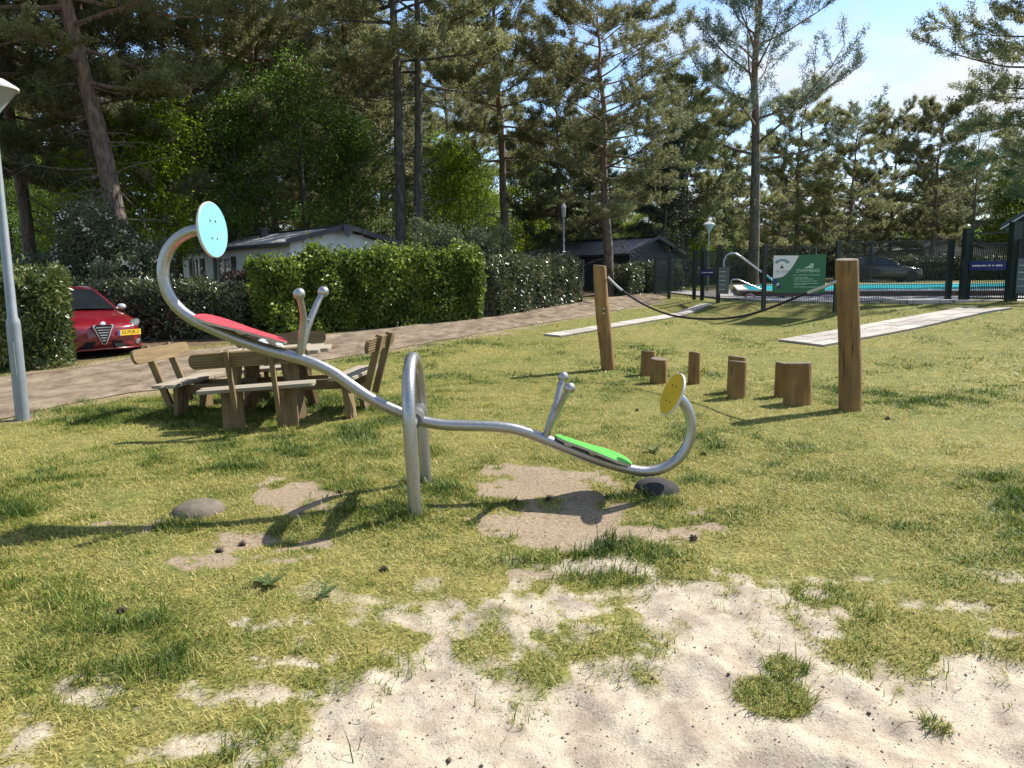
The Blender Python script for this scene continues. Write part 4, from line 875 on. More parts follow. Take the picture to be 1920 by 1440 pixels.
PROTO = {
 'scots_a': (make_pine(101, 17, .24, .36, 4.0, n1=46, nlen=.17, nw=.046, tlen=.38), pine_bark, needle),
 'scots_b': (make_pine(102, 15.5, .22, .24, 4.1, n1=50, nlen=.17, nw=.046, tlen=.38), pine_bark, needle),
 'scots_c': (make_pine(103, 12.5, .20, .20, 3.5, n1=48, nlen=.17, nw=.046, tlen=.38), pine_bark, needle),
 'wide': (make_pine(104, 15, .27, .30, 5.2, n1=46, n2=10, elev=(-6, 20), bend=.05, lean=(.4, 0), nlen=.16, nw=.044, tlen=.38), pine_bark, needle),
 'open': (make_pine(105, 17.5, .25, .30, 5.4, n1=36, n2=10, n3=8, K=18, elev=(2, 62), bend=.45, shape='cone', dead=14, nlen=.15, nw=.036, tlen=.30), pine_bark, needle_blue),
 'leaning': (make_pine(106, 19, .30, .36, 5.0, n1=50, n2=10, lean=(-3.4, .6), dead=26, elev=(-12, 40), bend=.15, nlen=.15, nw=.036), pine_bark, needle),
 'twin': (make_pine(107, 18, .21, .44, 4.6, n1=64, n2=9, twin=True, dead=16, elev=(-5, 40), nlen=.16, nw=.042), grey_bark, needle),
 'fir': (make_pine(108, 7.5, .14, .06, 3.0, n1=46, n2=7, n3=5, K=16, elev=(-12, 30), bend=-.1, shape='fir', dead=0, nlen=.12, nw=.035), grey_bark, fir_needle),
 'maple': (make_leafy(201, 9.5, .14, 3.2), grey_bark, leaf_green),
 'maple_b': (make_leafy(202, 8.0, .10, 2.8, stems=2, n1=12), grey_bark, leaf_green),
 'lime': (make_leafy(203, 6.0, .08, 2.3, n1=14, n2=6, n3=6, K=14, stems=2), grey_bark, leaf_lime),
 'airy': (make_leafy(204, 12.0, .12, 2.8, n1=20, n2=6, n3=5, K=7, cb=.35, lsize=.07), grey_bark, LM('young_leaf', (.05, .085, .03), (.12, .16, .06), .5, .5, .3)),
}
NAMES = {'scots_a': 'pine_tree', 'scots_b': 'pine_tree', 'scots_c': 'pine_tree', 'wide': 'pine_tree', 'open': 'pine_tree', 'leaning': 'pine_tree', 'twin': 'pine_tree', 'fir': 'fir_tree', 'maple': 'maple_tree', 'maple_b': 'maple_tree', 'lime': 'young_tree', 'airy': 'young_tree'}
def tree(kind, px, y, s=1.0, rz=0.0, label='', group=None, sx=1.0, sz=None):
    x = at(px, 515, y).x; (tm, cm), bm, lm = PROTO[kind]; z = float(Hbase(x, y))
    t = thing(NAMES[kind], label, 'tree', (x, y, z - .02), rz, group); t.scale = (s * sx, s * sx, sz or s)
    ob('trunk', tm, bm, t); ob('crown', cm, lm, t); return t
tree('leaning', 262, 22.5, 1.0, 0, 'big leaning pine with a reddish trunk behind the blossoming shrub')
tree('scots_b', 188, 26, 1.05, 1.3, 'dark forked pine just left of the big leaning pine')
tree('scots_a', 60, 27, 1.0, 2.2, 'tall pine behind the lamp post at the left picture edge')
tree('wide', -60, 23, 1.1, .5, 'pine at the far left picture edge spreading over the laurel hedge')
tree('scots_b', 380, 31, .95, 3.7, 'dense olive pine rising behind the left end of the white chalet')
tree('wide', 495, 33, 1.22, 4.4, 'straight dark pine behind the roof of the white chalet')
tree('twin', 752, 27.5, 1.04, .15, 'pine with two dark parallel trunks right of the white chalet')
tree('scots_b', 655, 37, 1.0, 5.3, 'dense pine between the white chalet ridge and the twin-trunk pine')
tree('scots_a', 948, 34, .86, .9, 'slender pine leaning right above the wooden garden gate', sz=.90)
tree('wide', 1142, 31.0, .74, 2.0, 'broad olive pine with several pale stems in front of the black chalet', sx=1.1)
tree('scots_c', 1048, 40, .85, 1.1, 'pine behind the thin lamp post left of the black chalet')
tree('open', 1411, 41.5, 1.22, .4, 'tall open blue-green pine with upswept branches behind the pool sign')
tree('scots_c', 1278, 42, .86, 2.9, 'round pine behind the dark fir')
tree('scots_c', 1355, 46, .8, .2, 'low pine directly behind the open blue-green pine')
tree('fir', 1235, 38, .95, 0, 'dark bushy fir between the black chalet and the pool lamp')
tree('scots_c', 1490, 52, .95, 2.0, 'olive pine above the lamp behind the pool sign')
tree('scots_b', 1590, 50, .66, 4.0, 'round-topped pine above the right log post')
tree('scots_b', 1665, 60, .80, 5.0, 'dark dense pine above the parked cars beyond the pool')
tree('scots_c', 1745, 56, .96, 3.3, 'dark flat-topped pine above the beige chalet roof')
tree('airy', 1815, 50, .95, .3, 'thin airy young tree right of the flat-topped pine')
tree('wide', 1945, 30, .92, 3.5, 'large dark pine cut by the right picture edge')
tree('scots_b', 1905, 62, .75, 1.0, 'distant pine above the navy hut')
tree('maple', 585, 30, 1.0, 0, 'deep green maple behind the ridge of the white chalet')
tree('maple_b', 445, 29, 1.0, 2, 'green maple with dark branches above the blue backrest disc')
tree('maple_b', 655, 33, 1.0, 4, 'green maple just left of the twin-trunk pine')
tree('maple', 330, 33, .95, 3, 'green maple right of the big leaning pine')
tree('lime', 300, 27, 1.15, 1, 'bright yellow-green sapling beside the big leaning trunk')
tree('lime', 135, 31, 1.1, 2.5, 'bright yellow-green sapling left of the forked pine')
tree('lime', 850, 33, 1.05, 0.6, 'bright lime sapling right of the twin-trunk pine')
tree('lime', 1015, 43, 1.2, 5, 'lime green sapling behind the black chalet roof')
tree('lime', 1320, 43, .6, 5, 'small lime green bush left of the pool lamp')
tree('lime', 1730, 66, 1.35, 2, 'yellow-green tree left of the beige chalet gable')
tree('lime', 1880, 60, 1.4, 3, 'yellow-green tree behind the navy hut')
tree('maple_b', 20, 34, 1.0, 1, 'green leafy tree at the left picture edge in the background')
q = random.Random(77)
kinds = ['scots_a', 'scots_b', 'scots_c', 'scots_b', 'airy', 'maple', 'lime', 'scots_a', 'maple_b']
ZONES = [(-900, 'beyond the left picture edge'), (0, 'behind the lamp post at the left'), (120, 'behind the big leaning pine'), (300, 'behind the blossoming shrub'), (400, 'above the blue backrest disc'), (480, 'behind the white chalet roof'), (600, 'behind the white chalet gable'), (700, 'behind the twin-trunk pine'), (800, 'above the right half of the beech hedge'), (900, 'above the wooden garden gate'), (1000, 'behind the black chalet roof'), (1120, 'behind the broad olive pine'), (1200, 'behind the dark fir'), (1300, 'behind the pool lamp'), (1400, 'behind the open blue-green pine'), (1500, 'above the pool sign'), (1600, 'above the parked dark car'), (1690, 'left of the beige chalet gable'), (1790, 'above the entrance gate'), (1900, 'at the right picture edge')]
KW = {'pine_tree': 'pine', 'maple_tree': 'broadleaf', 'young_tree': 'sapling'}
ROWS = None
RW = ['near background', 'mid-distance background', 'deep background', 'farthest background']
for row, (y0, step, right) in enumerate(((43, 92, 1300), (52, 84, 2000), (64, 70, 2080), (78, 62, 2080))):
    px = -200 + row * 23
    while px < right:
        k = q.choice(kinds); yy = y0 + q.uniform(-4, 4)
        if px > 1350 and yy < 60: px += step; continue
        if px < 520 and row in (0, 2): px += step; continue
        if px > 1350: k = ['scots_b', 'scots_c', 'maple', 'scots_c', 'lime'][int(px / 7) % 5]
        sc = q.uniform(.72, 1.05) * (1.0 if px < 950 else .64 if px < 1350 else .58) * (1 + .10 * row); pj = px + q.uniform(-25, 25)
        zn = [z for p, z in ZONES if p <= pj][-1]; kw = KW[NAMES[k]]
        tree(k, pj, yy, sc, q.uniform(0, 6.28), RW[row] + ' ' + kw + ' of the wood ' + zn, 'background ' + kw + 's of the wood'); px += step
# undergrowth that closes the view under the crowns
UG = ['shady undergrowth ' + z for z in ('behind the leaning pine on the left', 'under the trees behind the white chalet', 'under the trees behind the black chalet', 'behind the pool lawn and parked cars', 'behind the beige chalet on the right', 'in the depth of the wood on the left', 'in the depth of the wood in the middle', 'in the depth of the wood on the right')]
for i, (px0, px1, y, h) in enumerate(((-300, 420, 46, 3.0), (380, 900, 48, 2.6), (860, 1320, 56, 2.6), (1280, 1800, 70, 3.6), (1760, 2350, 68, 3.6), (-600, 700, 88, 6.5), (640, 1500, 90, 6.5), (1440, 2600, 90, 6.5))):
    hd = hedge('undergrowth', UG[i], [(at(px0, 515, y).x, y), (at((px0 + px1) / 2, 515, y).x, y + 1.5), (at(px1, 515, y).x, y)], 1.5, h, 9000, .26, .18, greybush if i % 2 else leaf_green, 60 + i, .3, .3, 'undergrowth'); hd['group'] = 'undergrowth of the wood'

from collections import defaultdict
_same = defaultdict(list)
for _o in list(col.objects):
    if _o.parent is None and _o.get('category') == 'tree': _same[_o['label']].append(_o)
for _l, _os in _same.items():
    if len(_os) > 1:
        _os.sort(key=lambda o: o.location.x / o.location.y); _n = len(_os)
        for _i, _o in enumerate(_os): _o['label'] = _l + ', ' + (['left one', 'right one'] if _n == 2 else ['left one', 'middle one', 'right one'] if _n == 3 else ['first from left', 'second from left', 'third from left', 'fourth from left', 'fifth from left', 'sixth from left'])[_i]
# ================================================================== SEESAW
galv = bpy.data.materials.new('brushed_steel')
def _galv():
    t, b = nodes_of(galv); n = t.nodes.new; l = t.links.new; tcx = n('ShaderNodeTexCoord'); tx = n('ShaderNodeTexNoise'); tx.inputs['Scale'].default_value = 60; tx.inputs['Detail'].default_value = 6; l(tcx.outputs['Object'], tx.inputs['Vector'])
    r1 = n('ShaderNodeValToRGB'); r1.color_ramp.elements[0].color = (.32, .315, .305, 1); r1.color_ramp.elements[1].color = (.40, .395, .385, 1); r1.color_ramp.elements[0].position = .3; r1.color_ramp.elements[1].position = .65; l(tx.outputs['Fac'], r1.inputs[0]); l(r1.outputs[0], b.inputs['Base Color'])
    b.inputs['Metallic'].default_value = .85; mr = n('ShaderNodeMapRange'); mr.inputs[3].default_value = .30; mr.inputs[4].default_value = .42; l(tx.outputs['Fac'], mr.inputs[0]); l(mr.outputs[0], b.inputs['Roughness'])
    t2 = n('ShaderNodeTexNoise'); t2.inputs['Scale'].default_value = 140; l(tcx.outputs['Object'], t2.inputs['Vector']); bp = n('ShaderNodeBump'); bp.inputs['Strength'].default_value = .06; bp.inputs['Distance'].default_value = .01; l(t2.outputs['Fac'], bp.inputs['Height']); l(bp.outputs[0], b.inputs['Normal'])
_galv()
SL = gnd(370, 968); SR = gnd(1232, 926)
an = gnd(779, 968); af = gnd(799, 907); PIV = (an + af) / 2
sdirv = Vector((SR.x - SL.x, (SR.y - SL.y) * .6)).normalized()               # beam direction on the ground
snorm = Vector((-sdirv.y, sdirv.x))                                         # away from the camera
def splane(px, py, off=0.0):
    """point of a pixel ray on the beam's vertical plane"""
    d = ray(px, py); o2 = Vector((PIV.x, PIV.y)) + snorm * off
    t = ((o2.x - CAM.x) * snorm.x + (o2.y - CAM.y) * snorm.y) / (d.x * snorm.x + d.y * snorm.y); return CAM + d * t
def catmull(P, k=6):
    P = [P[0] * 2 - P[1]] + list(P) + [P[-1] * 2 - P[-2]]; out_ = []
    for i in range(1, len(P) - 2):
        a, b, c, d = P[i - 1:i + 3]
        for j in range(k):
            t = j / k; out_.append(.5 * ((2 * b) + (c - a) * t + (2 * a - 5 * b + 4 * c - d) * t * t + (3 * b - a - 3 * c + d) * t ** 3))
    return out_ + [P[-2]]
ss = thing('seesaw', 'bent steel tube seesaw with red and green seats and round backrests', 'seesaw', (PIV.x, PIV.y, 0)); O = Vector((PIV.x, PIV.y, 0))
bpx = [(380, 431), (362, 433), (345, 440), (327, 453), (313, 473), (306, 500), (308, 530), (319, 558), (340, 583), (370, 603), (405, 619), (450, 638), (500, 655), (545, 667), (588, 681), (625, 699), (655, 720), (690, 744), (722, 761), (755, 775), (790, 789), (830, 796), (870, 798), (910, 799), (950, 802), (985, 810), (1020, 823), (1060, 839), (1100, 855), (1140, 869), (1180, 880), (1212, 884), (1243, 878), (1270, 861), (1289, 834), (1296, 802), (1291, 772), (1281, 754), (1272, 744)]
BP = [splane(*p) - O for p in bpx]
mb = MB(); mb.tube(catmull(BP, 5), .0405, 18); mb.build('beam', galv, ss, smooth=50)
# arch
ax = (af - an); hl = .5 * (af - an).length; au = ax.normalized(); topz = at(771, 660, PIV.y).z - .045; r_a = hl
arch = []
A0 = an - O; A1 = af - O; zs = topz - r_a
for z in np.linspace(-.35, zs, 6): arch.append(Vector((A0.x, A0.y, z)))
for a in np.linspace(0, math.pi, 19)[1:-1]:
    c = (A0 + A1) / 2; arch.append(Vector((c.x - au.x * hl * math.cos(a), c.y - au.y * hl * math.cos(a), zs + r_a * math.sin(a))))
for z in np.linspace(zs, -.35, 6): arch.append(Vector((A1.x, A1.y, z)))
for p in arch: p.x += -.035 * max(0, p.z)                                    # slight lean
mb = MB(); mb.tube(arch, .046, 18); mb.build('arch', galv, ss, smooth=50)
pz = splane(772, 780).z; pc = splane(772, 780) - O
mb = MB(); mb.tube([Vector((A0.x - .02, A0.y, pz)), Vector((A1.x - .02, A1.y, pz))], .034, 14); mb.build('axle', galv, ss, smooth=50)
bear = M('grey_rubber_bearing', (.16, .15, .14), .7, var=.3, scale=30)
dax = Vector((A1.x - A0.x, A1.y - A0.y, 0)).normalized(); c0 = Vector((A0.x - .02, A0.y, pz)).lerp(Vector((A1.x - .02, A1.y, pz)), .5)
for sg in (-1, 1):
    mb = MB()
    prof = []
    for k in range(7): prof += [(.062 if k % 2 == 0 else .052, .05 + k * .022), (.062 if k % 2 == 0 else .052, .05 + k * .022 + .018)]
    mb.lathe([(.034, .045)] + prof + [(.034, .21)], c0, 18, dax * sg); mb.build('bearing', bear, ss, smooth=30)
mb = MB(); mb.lathe([(.046, -.05), (.06, -.045), (.06, .045), (.046, .05)], c0, 18, dax); mb.build('hub', galv, ss, smooth=40)
# seats
edge_pale = M('laminate_edge', (.42, .36, .30), .7, var=.15, scale=20)
def hpl(name, c): return M(name, c, .45, var=.10, scale=11, spec=.4, rvar=.12, detail=9)
def seat(name, p_tail, p_nose, mat, lab):
    a = splane(*p_tail) - O; b_ = splane(*p_nose) - O; u = (b_ - a); L = u.length; u.normalize(); s_ = Vector((snorm.x, snorm.y, 0)); s_ = (s_ - u * s_.dot(u)).normalized(); up = u.cross(s_) * 1.0
    if up.z < 0: up = -up
    m = Matrix((u, s_, up)).transposed().to_4x4(); m.translation = a
    half = [(0, .0), (.0, .07), (.02, .13), (.07, .175), (.16, .20), (.26, .195), (.38, .165), (.5, .13), (.64, .108), (.80, .10), (.91, .088), (.97, .055), (1.0, .0)]
    outl = [(x * L, w_) for x, w_ in half[1:-1]] + [(L, 0)] + [(x * L, -w_) for x, w_ in half[1:-1]][::-1]
    t_ = MB(); t_.prism(outl, .016, Matrix.Translation((0, 0, 0))); st = t_.build(name, edge_pale, ss, matrix=m); st['label'] = lab
    t_ = MB(); ins = [(x * .994 + .003 * L, y * .975) for x, y in outl]; t_.prism(ins, .006, Matrix.Translation((0, 0, .0085))); t_.build('seat_pad', mat, st)
    for fx in (.17, .5, .83):
        t_ = MB(); t_.lathe([(.0, -.034), (.02, -.032), (.024, -.02), (.022, -.0085)], (fx * L, -.055 if fx < .7 else -.045, 0), 12); t_.build('bolt_cap', M('cream_cap', (.42, .32, .18), .6), st, smooth=40)
        t_ = MB(); t_.box((fx * L, 0, -.016), (.06, .14, .018)); t_.build('bracket', galv, st)
    return st
seat('seat', (370, 592), (541, 643), hpl('red_laminate', (.58, .050, .068)), 'red violin-shaped seat')
seat('seat', (1180, 866), (1040, 818), hpl('green_laminate', (.075, .43, .04)), 'bright green violin-shaped seat')
# round backrests
def disc(c, nrm, r_, mat, lab):
    nrm = Vector(nrm).normalized(); x = Vector((0, 0, 1)).cross(nrm).normalized(); y = nrm.cross(x); m = Matrix((x, y, nrm)).transposed().to_4x4(); m.translation = c
    t_ = MB(); t_.lathe([(0, -.009), (r_ - .003, -.009), (r_, -.006), (r_, .006), (r_ - .003, .009), (0, .009)], n=48); o = t_.build('backrest', M('laminate_edge_pale', (.55, .55, .52), .6, var=.05), ss, smooth=40, matrix=m); o['label'] = lab
    t_ = MB(); t_.lathe([(0, .0105), (r_ - .006, .0105), (r_ - .006, .0085)], n=48); t_.build('face', mat, o)
    for bx, by in ((-.034, .06), (.034, .06), (-.034, -.06), (.034, -.06)):
        t_ = MB(); t_.lathe([(0, .0135), (.007, .013), (.008, .0105)], (bx, by, 0), 10); t_.build('bolt', M('bolt_dark', (.05, .05, .05), .4, metal=.7), o)
    t_ = MB(); t_.box((0, 0, -.016), (.12, .17, .01)); t_.build('mounting_plate', galv, o); return o
tl = (BP[0] - BP[1]).normalized()
vd = Vector((sdirv.x, sdirv.y, 0)); yaw = Matrix.Rotation(R(-13), 3, 'Z')
disc(splane(398, 431) - O, yaw @ (vd + Vector((0, 0, .05))), .192, hpl('sky_blue_laminate', (.21, .54, .62)), 'pale blue round backrest')
disc(splane(1261, 739) - O, (Matrix.Rotation(R(6), 3, 'Z') @ -vd) + Vector((0, 0, .42)), .168, hpl('yellow_laminate', (.66, .40, .022)), 'yellow round backrest')
# handles
def handle(base, near, far, kn, kf):
    b0 = splane(*base) - O; n1 = splane(*near, off=-.17) - O; f1 = splane(*far, off=.17) - O
    for tip, kink, sg in ((n1, kn, -1), (f1, kf, 1)):
        mid_ = splane(*kink, off=sg * .06) - O
        mb = MB(); mb.tube(catmull([b0 + Vector((0, 0, -.03)), b0.lerp(mid_, .5), mid_, mid_.lerp(tip, .6) + Vector((0, 0, .01)), tip], 6), [.026 - .004 * k_ / 24 for k_ in range(25)], 12); h = mb.build('handle', galv, ss, smooth=50)
        mb = MB(); mb.ball(tip, .042, 18); mb.build('knob', galv, h, smooth=60)
    mb = MB(); m_ = (n1 + f1) / 2; k0 = (splane(*kn, off=-.06) - O); k1 = (splane(*kf, off=.06) - O); mb.tube([k0, k1], .010, 8); mb.build('handle_brace', galv, ss, smooth=50)
handle((562, 664), (561, 551), (606, 547), (569, 596), (581, 602))
handle((1021, 818), (1068, 728), (1056, 707), (1047, 768), (1041, 764))
# rubber buffers set in the ground
rub = M('worn_rubber', (.045, .042, .042), .9, var=.3, scale=40, bump=.4, bscale=160, spec=.2)
rub2 = M('dusty_rubber', (.15, .125, .095), .92, var=.25, scale=12, bump=.3, bscale=120, spec=.15)
def buffer(p, r_, h, mat, label, tilt):
    mb = MB(); mb.lathe([(r_ * .9, -.14), (r_, -.05), (r_ * .97, .0), (r_ * .85, h * .5), (r_ * .6, h * .82), (r_ * .3, h * .97), (0, h)], n=32)
    o = mb.build('rubber_buffer', mat, smooth=60); o.location = (p.x, p.y, Hs(p.x, p.y)); o.rotation_euler = tilt; return tag(o, label, 'buffer')
buffer(gnd(1232, 916), .185, .085, rub, 'dark rubber buffer dome under the lowered green end of the seesaw', (0, .08, 0))
buffer(gnd(371, 958), .19, .075, rub2, 'dusty brown rubber buffer dome in the grass below the red seat', (0, -.06, 0))

# ================================================================== LOG POSTS, ROPE, STUMPS
log_m = M('log_wood', (.17, .088, .024), .78, c2=(.33, .19, .058), scale=2.2, stretch=(5, 5, .7), bump=.9, bscale=6, detail=9, objrand=.1)
def _cracks(m):
    t = m.node_tree; b = t.nodes['Principled BSDF']; n = t.nodes.new; l = t.links.new
    src = b.inputs['Base Color'].links[0].from_socket; tcx = n('ShaderNodeTexCoord'); mp = n('ShaderNodeMapping'); mp.inputs['Scale'].default_value = (17, 17, .9); l(tcx.outputs['Object'], mp.inputs[0])
    tx = n('ShaderNodeTexNoise'); tx.inputs['Scale'].default_value = 1.6; tx.inputs['Detail'].default_value = 5; tx.inputs['Distortion'].default_value = .6; l(mp.outputs[0], tx.inputs['Vector'])
    r1 = n('ShaderNodeValToRGB'); e = r1.color_ramp.elements; e[0].position = .30; e[0].color = (.22, .17, .13, 1); e[1].position = .40; e[1].color = (1, 1, 1, 1); l(tx.outputs['Fac'], r1.inputs[0])
    t2 = n('ShaderNodeTexNoise'); t2.inputs['Scale'].default_value = 3.1; l(tcx.outputs['Object'], t2.inputs['Vector']); r2 = n('ShaderNodeValToRGB'); r2.color_ramp.elements[0].position = .35; r2.color_ramp.elements[0].color = (.62, .66, .70, 1); r2.color_ramp.elements[1].position = .62; l(t2.outputs['Fac'], r2.inputs[0])
    a = n('ShaderNodeMixRGB'); a.blend_type = 'MULTIPLY'; a.inputs[0].default_value = 1; l(src, a.inputs[1]); l(r1.outputs[0], a.inputs[2])
    c = n('ShaderNodeMixRGB'); c.blend_type = 'MULTIPLY'; c.inputs[0].default_value = .7; l(a.outputs[0], c.inputs[1]); l(r2.outputs[0], c.inputs[2]); l(c.outputs[0], b.inputs['Base Color'])
_cracks(log_m)
end_m = M('log_end_grain', (.20, .15, .10), .85, c2=(.10, .075, .05), scale=9)
def log(name, label, base, top, r_, cat, group=None, seed=0, lean=True):
    q = random.Random(seed); g = gnd(*base); d = ray(*top); y = g.y; tp = CAM + d * (y / d.y)
    if not lean: tp.x = g.x
    z0 = Hs(g.x, g.y); h = tp.z - z0; t = thing(name, label, cat, (g.x, g.y, z0), 0, group)
    n = 22; k = max(4, int(h / .08)); mb = MB(); vs_ = []
    ph = [q.uniform(0, 6.28) for _ in range(4)]
    for i in range(-1, k + 1):
        f_ = i / k; z = h * f_ if i >= 0 else -.25
        for j in range(n):
            a = 2 * math.pi * j / n; rr = r_ * (1 + .035 * math.sin(2 * a + ph[0] + z * .8) + .02 * math.sin(3 * a + ph[1] - z * 2.1) + .025 * math.sin(z * 4 + ph[2])) * (1.03 - .05 * max(f_, 0))
            if i == k: rr *= .965
            vs_.append((rr * math.cos(a) + (tp.x - g.x) * max(f_, 0) + .02 * math.sin(z * 2.2 + ph[3]) * (h > 1), rr * math.sin(a) + .015 * math.sin(z * 1.7 + ph[1]) * (h > 1), z + (.012 * math.sin(a + ph[2]) if i == k else 0)))
    m_ = k + 2; fs = [(i * n + j, i * n + (j + 1) % n, (i + 1) * n + (j + 1) % n, (i + 1) * n + j) for i in range(m_ - 1) for j in range(n)]; mb.add(vs_, fs); mb.build('shaft', log_m, t, smooth=50)
    rim = vs_[-n:]; cx = sum(v[0] for v in rim) / n; cy_ = sum(v[1] for v in rim) / n; cz = sum(v[2] for v in rim) / n
    mb = MB(); inner = [(cx + (v[0] - cx) * .9, cy_ + (v[1] - cy_) * .9, v[2] + .008) for v in rim]; mb.add(rim + inner + [(cx, cy_, cz + .009)], [(j, (j + 1) % n, n + (j + 1) % n, n + j) for j in range(n)] + [(n + j, n + (j + 1) % n, 2 * n) for j in range(n)]); mb.build('end_grain', end_m, t); return t, tp
lp1, tp1 = log('log_post', 'tall slightly leaning round log post holding the left end of the black rope', (1138, 693), (1126, 498), .112, 'post', 'log posts of the rope walk', 1)
lp2, tp2 = log('log_post', 'tall thick upright log post holding the right end of the black rope', (1592, 768), (1591, 487), .128, 'post', 'log posts of the rope walk', 2)
for pz_ in (579, 588):
    g = gnd(1138, 693); c = at(1132, pz_, g.y - .112) - Vector(lp1.location); mb = MB(); mb.lathe([(.018, 0), (.016, .012), (0, .016)], c, 10, (0, -1, 0)); mb.build('bolt', M('bolt_zinc', (.5, .48, .44), .35, metal=.8), lp1)
for i, (b_, t_, r_, lb) in enumerate((
    ((1215, 703), (1215, 659), .125, 'low log stump at the back left of the group, nearest the leaning log post'),
    ((1234, 718), (1233, 673), .122, 'short log stump in front of the back-left one, left end of the group'),
    ((1301, 719), (1300, 661), .088, 'slim taller log stump standing alone behind the yellow backrest'),
    ((1380, 735), (1380, 669), .12, 'log stump mostly hidden behind the middle stump'),
    ((1381, 746), (1382, 678), .118, 'middle log stump in front of its hidden neighbour'),
    ((1466, 743), (1466, 681), .10, 'log stump half hidden behind the thickest stump'),
    ((1494, 757), (1495, 681), .158, 'thickest log stump at the right end of the group'))):
    log('log_stump', lb, b_, t_, r_, 'stump', 'balance stumps on the lawn', 10 + i, False)
# rope
rope_m = M('black_rope', (.012, .012, .013), .8, var=.4, scale=120); thim = M('grey_rope_sleeve', (.42, .42, .40), .5, var=.15, scale=40)
ra = at(1140, 520, tp1.y - .02); rb = at(1570, 527, tp2.y); rp = thing('sagging_rope', 'black rope sagging between the two tall log posts with grey end sleeves', 'rope', ra)
rpx = [(1140, 520), (1162, 541), (1190, 561), (1220, 577), (1255, 590), (1290, 596), (1325, 598), (1360, 597), (1400, 591), (1440, 579), (1480, 563), (1515, 549), (1545, 538), (1570, 527)]
RP = []
for i, p in enumerate(rpx):
    f_ = (p[0] - 1140) / 430; y = 1 / ((1 - f_) / ra.y + f_ / rb.y); RP.append(at(*p, y) - ra)
RC = catmull(RP, 5); mb = MB(); mb.tube(RC, .016, 10); mb.build('rope', rope_m, rp, smooth=60)
for seg_ in (RC[0:7], RC[-11:]):
    mb = MB(); mb.tube(seg_, .0185, 10); mb.build('sleeve', thim, rp, smooth=60)

# ================================================================== PICNIC TABLE
plank_m = M('weathered_pine', (.11, .070, .028), .85, c2=(.24, .165, .075), scale=2.4, stretch=(.8, 9, 9), bump=.3, detail=7, objrand=.14)
top_m = M('bleached_pine', (.21, .175, .12), .85, c2=(.37, .32, .235), scale=2.4, stretch=(.8, 9, 9), bump=.3, detail=7, objrand=.10)
PTC = Vector((-2.93, 9.35)); TILT = R(2.6)
pt = thing('picnic_table', 'weathered wooden picnic table with four attached high-backed benches beside the track', 'picnic table')
pt.matrix_world = Matrix.Translation((PTC.x, PTC.y, Hs(PTC.x, PTC.y))) @ Matrix.Rotation(-TILT, 4, 'Y')
def plank(name, a, b, w_, th, mat, up=(0, 0, 1), rounded=0, bev=.006):
    """plank from a to b; width across, thickness along up"""
    a = Vector(a); b = Vector(b); x = (b - a); L = x.length; x.normalize(); y = Vector(up).cross(x).normalized(); z = x.cross(y); m = Matrix((x, y, z)).transposed().to_4x4(); m.translation = (a + b) / 2
    mb = MB()
    if rounded:
        r_ = rounded; pts = []
        for cx, cy, a0 in ((L / 2 - r_, -w_ / 2 + r_, -90), (L / 2 - r_, w_ / 2 - r_, 0), (-L / 2 + r_, w_ / 2 - r_, 90), (-L / 2 + r_, -w_ / 2 + r_, 180)):
            for i in range(6): q_ = R(a0 + 18 * i); pts.append((cx + r_ * math.cos(q_), cy + r_ * math.sin(q_)))
        mb.prism(pts, th)
    else: mb.box((0, 0, 0), (L, w_, th))
    return mb.build(name, mat, pt, bevel=bev, matrix=m)
def ribbed_board(name, a, b, h, th, mat, outn):
    """back board with rounded ends; fine horizontal ribs on its outer face"""
    a = Vector(a); b = Vector(b); x = (b - a); L = x.length; x.normalize(); z = Vector(outn).normalized(); y = z.cross(x).normalized(); m = Matrix((x, y, z)).transposed().to_4x4(); m.translation = (a + b) / 2
    mb = MB(); r_ = h * .42; pts = []
    for cx, cy, a0 in ((L / 2 - r_, -h / 2 + r_, -90), (L / 2 - r_, h / 2 - r_, 0), (-L / 2 + r_, h / 2 - r_, 90), (-L / 2 + r_, -h / 2 + r_, 180)):
        for i in range(6): q_ = R(a0 + 18 * i); pts.append((cx + r_ * math.cos(q_), cy + r_ * math.sin(q_)))
    mb.prism(pts, th)
    nr_ = 6
    for k in range(nr_):
        yy = -h / 2 + h * (k + .5) / nr_; inset = r_ - math.sqrt(max(0, r_ ** 2 - max(0, abs(yy) - (h / 2 - r_)) ** 2)); mb.box((0, yy, th / 2 + .005), (L - 2 * inset - .02, h / nr_ * .58, .012))
    return mb.build(name, mat, pt, matrix=m, bevel=.002)
def bench(az, rad, half, zoff=0.0, slide=0.0):
    n3 = Vector((math.cos(R(az)), math.sin(R(az)), 0)); t3 = Vector((-n3.y, n3.x, 0)); c = t3 * slide
    P = lambda r_, s_, z: n3 * r_ + t3 * s_ + c + Vector((0, 0, z + zoff))
    plank('seat', P(rad - .30, -half, .445), P(rad - .30, half, .445), .15, .042, top_m, rounded=.06)
    plank('seat', P(rad - .135, -half, .445), P(rad - .135, half, .445), .15, .042, top_m, rounded=.06)
    tl_ = .22
    ribbed_board('back_board', P(rad + .115, -half * .98, .80), P(rad + .115, half * .98, .80), .17, .034, plank_m, n3 + Vector((0, 0, -tl_)))
    for s_ in (-.22, .22):
        plank('back_support', P(rad - .06, s_, .16), P(rad + .145 + .035, s_, .90), .048, .085, plank_m, n3)
        plank('leg', P(rad - .20, s_ * 1.3, -.30), P(rad - .26, s_ * 1.3, .422), .23, .06, plank_m, n3)
    return n3, t3
for az, rad, half, zo, sl in ((-80, 1.20, .62, 0, -.02), (-6, 1.28, .60, 0, 0.02), (100, 1.20, .62, 0, 0), (172, 1.26, .60, 0, .05)):
    bench(az, rad, half, zo, sl)
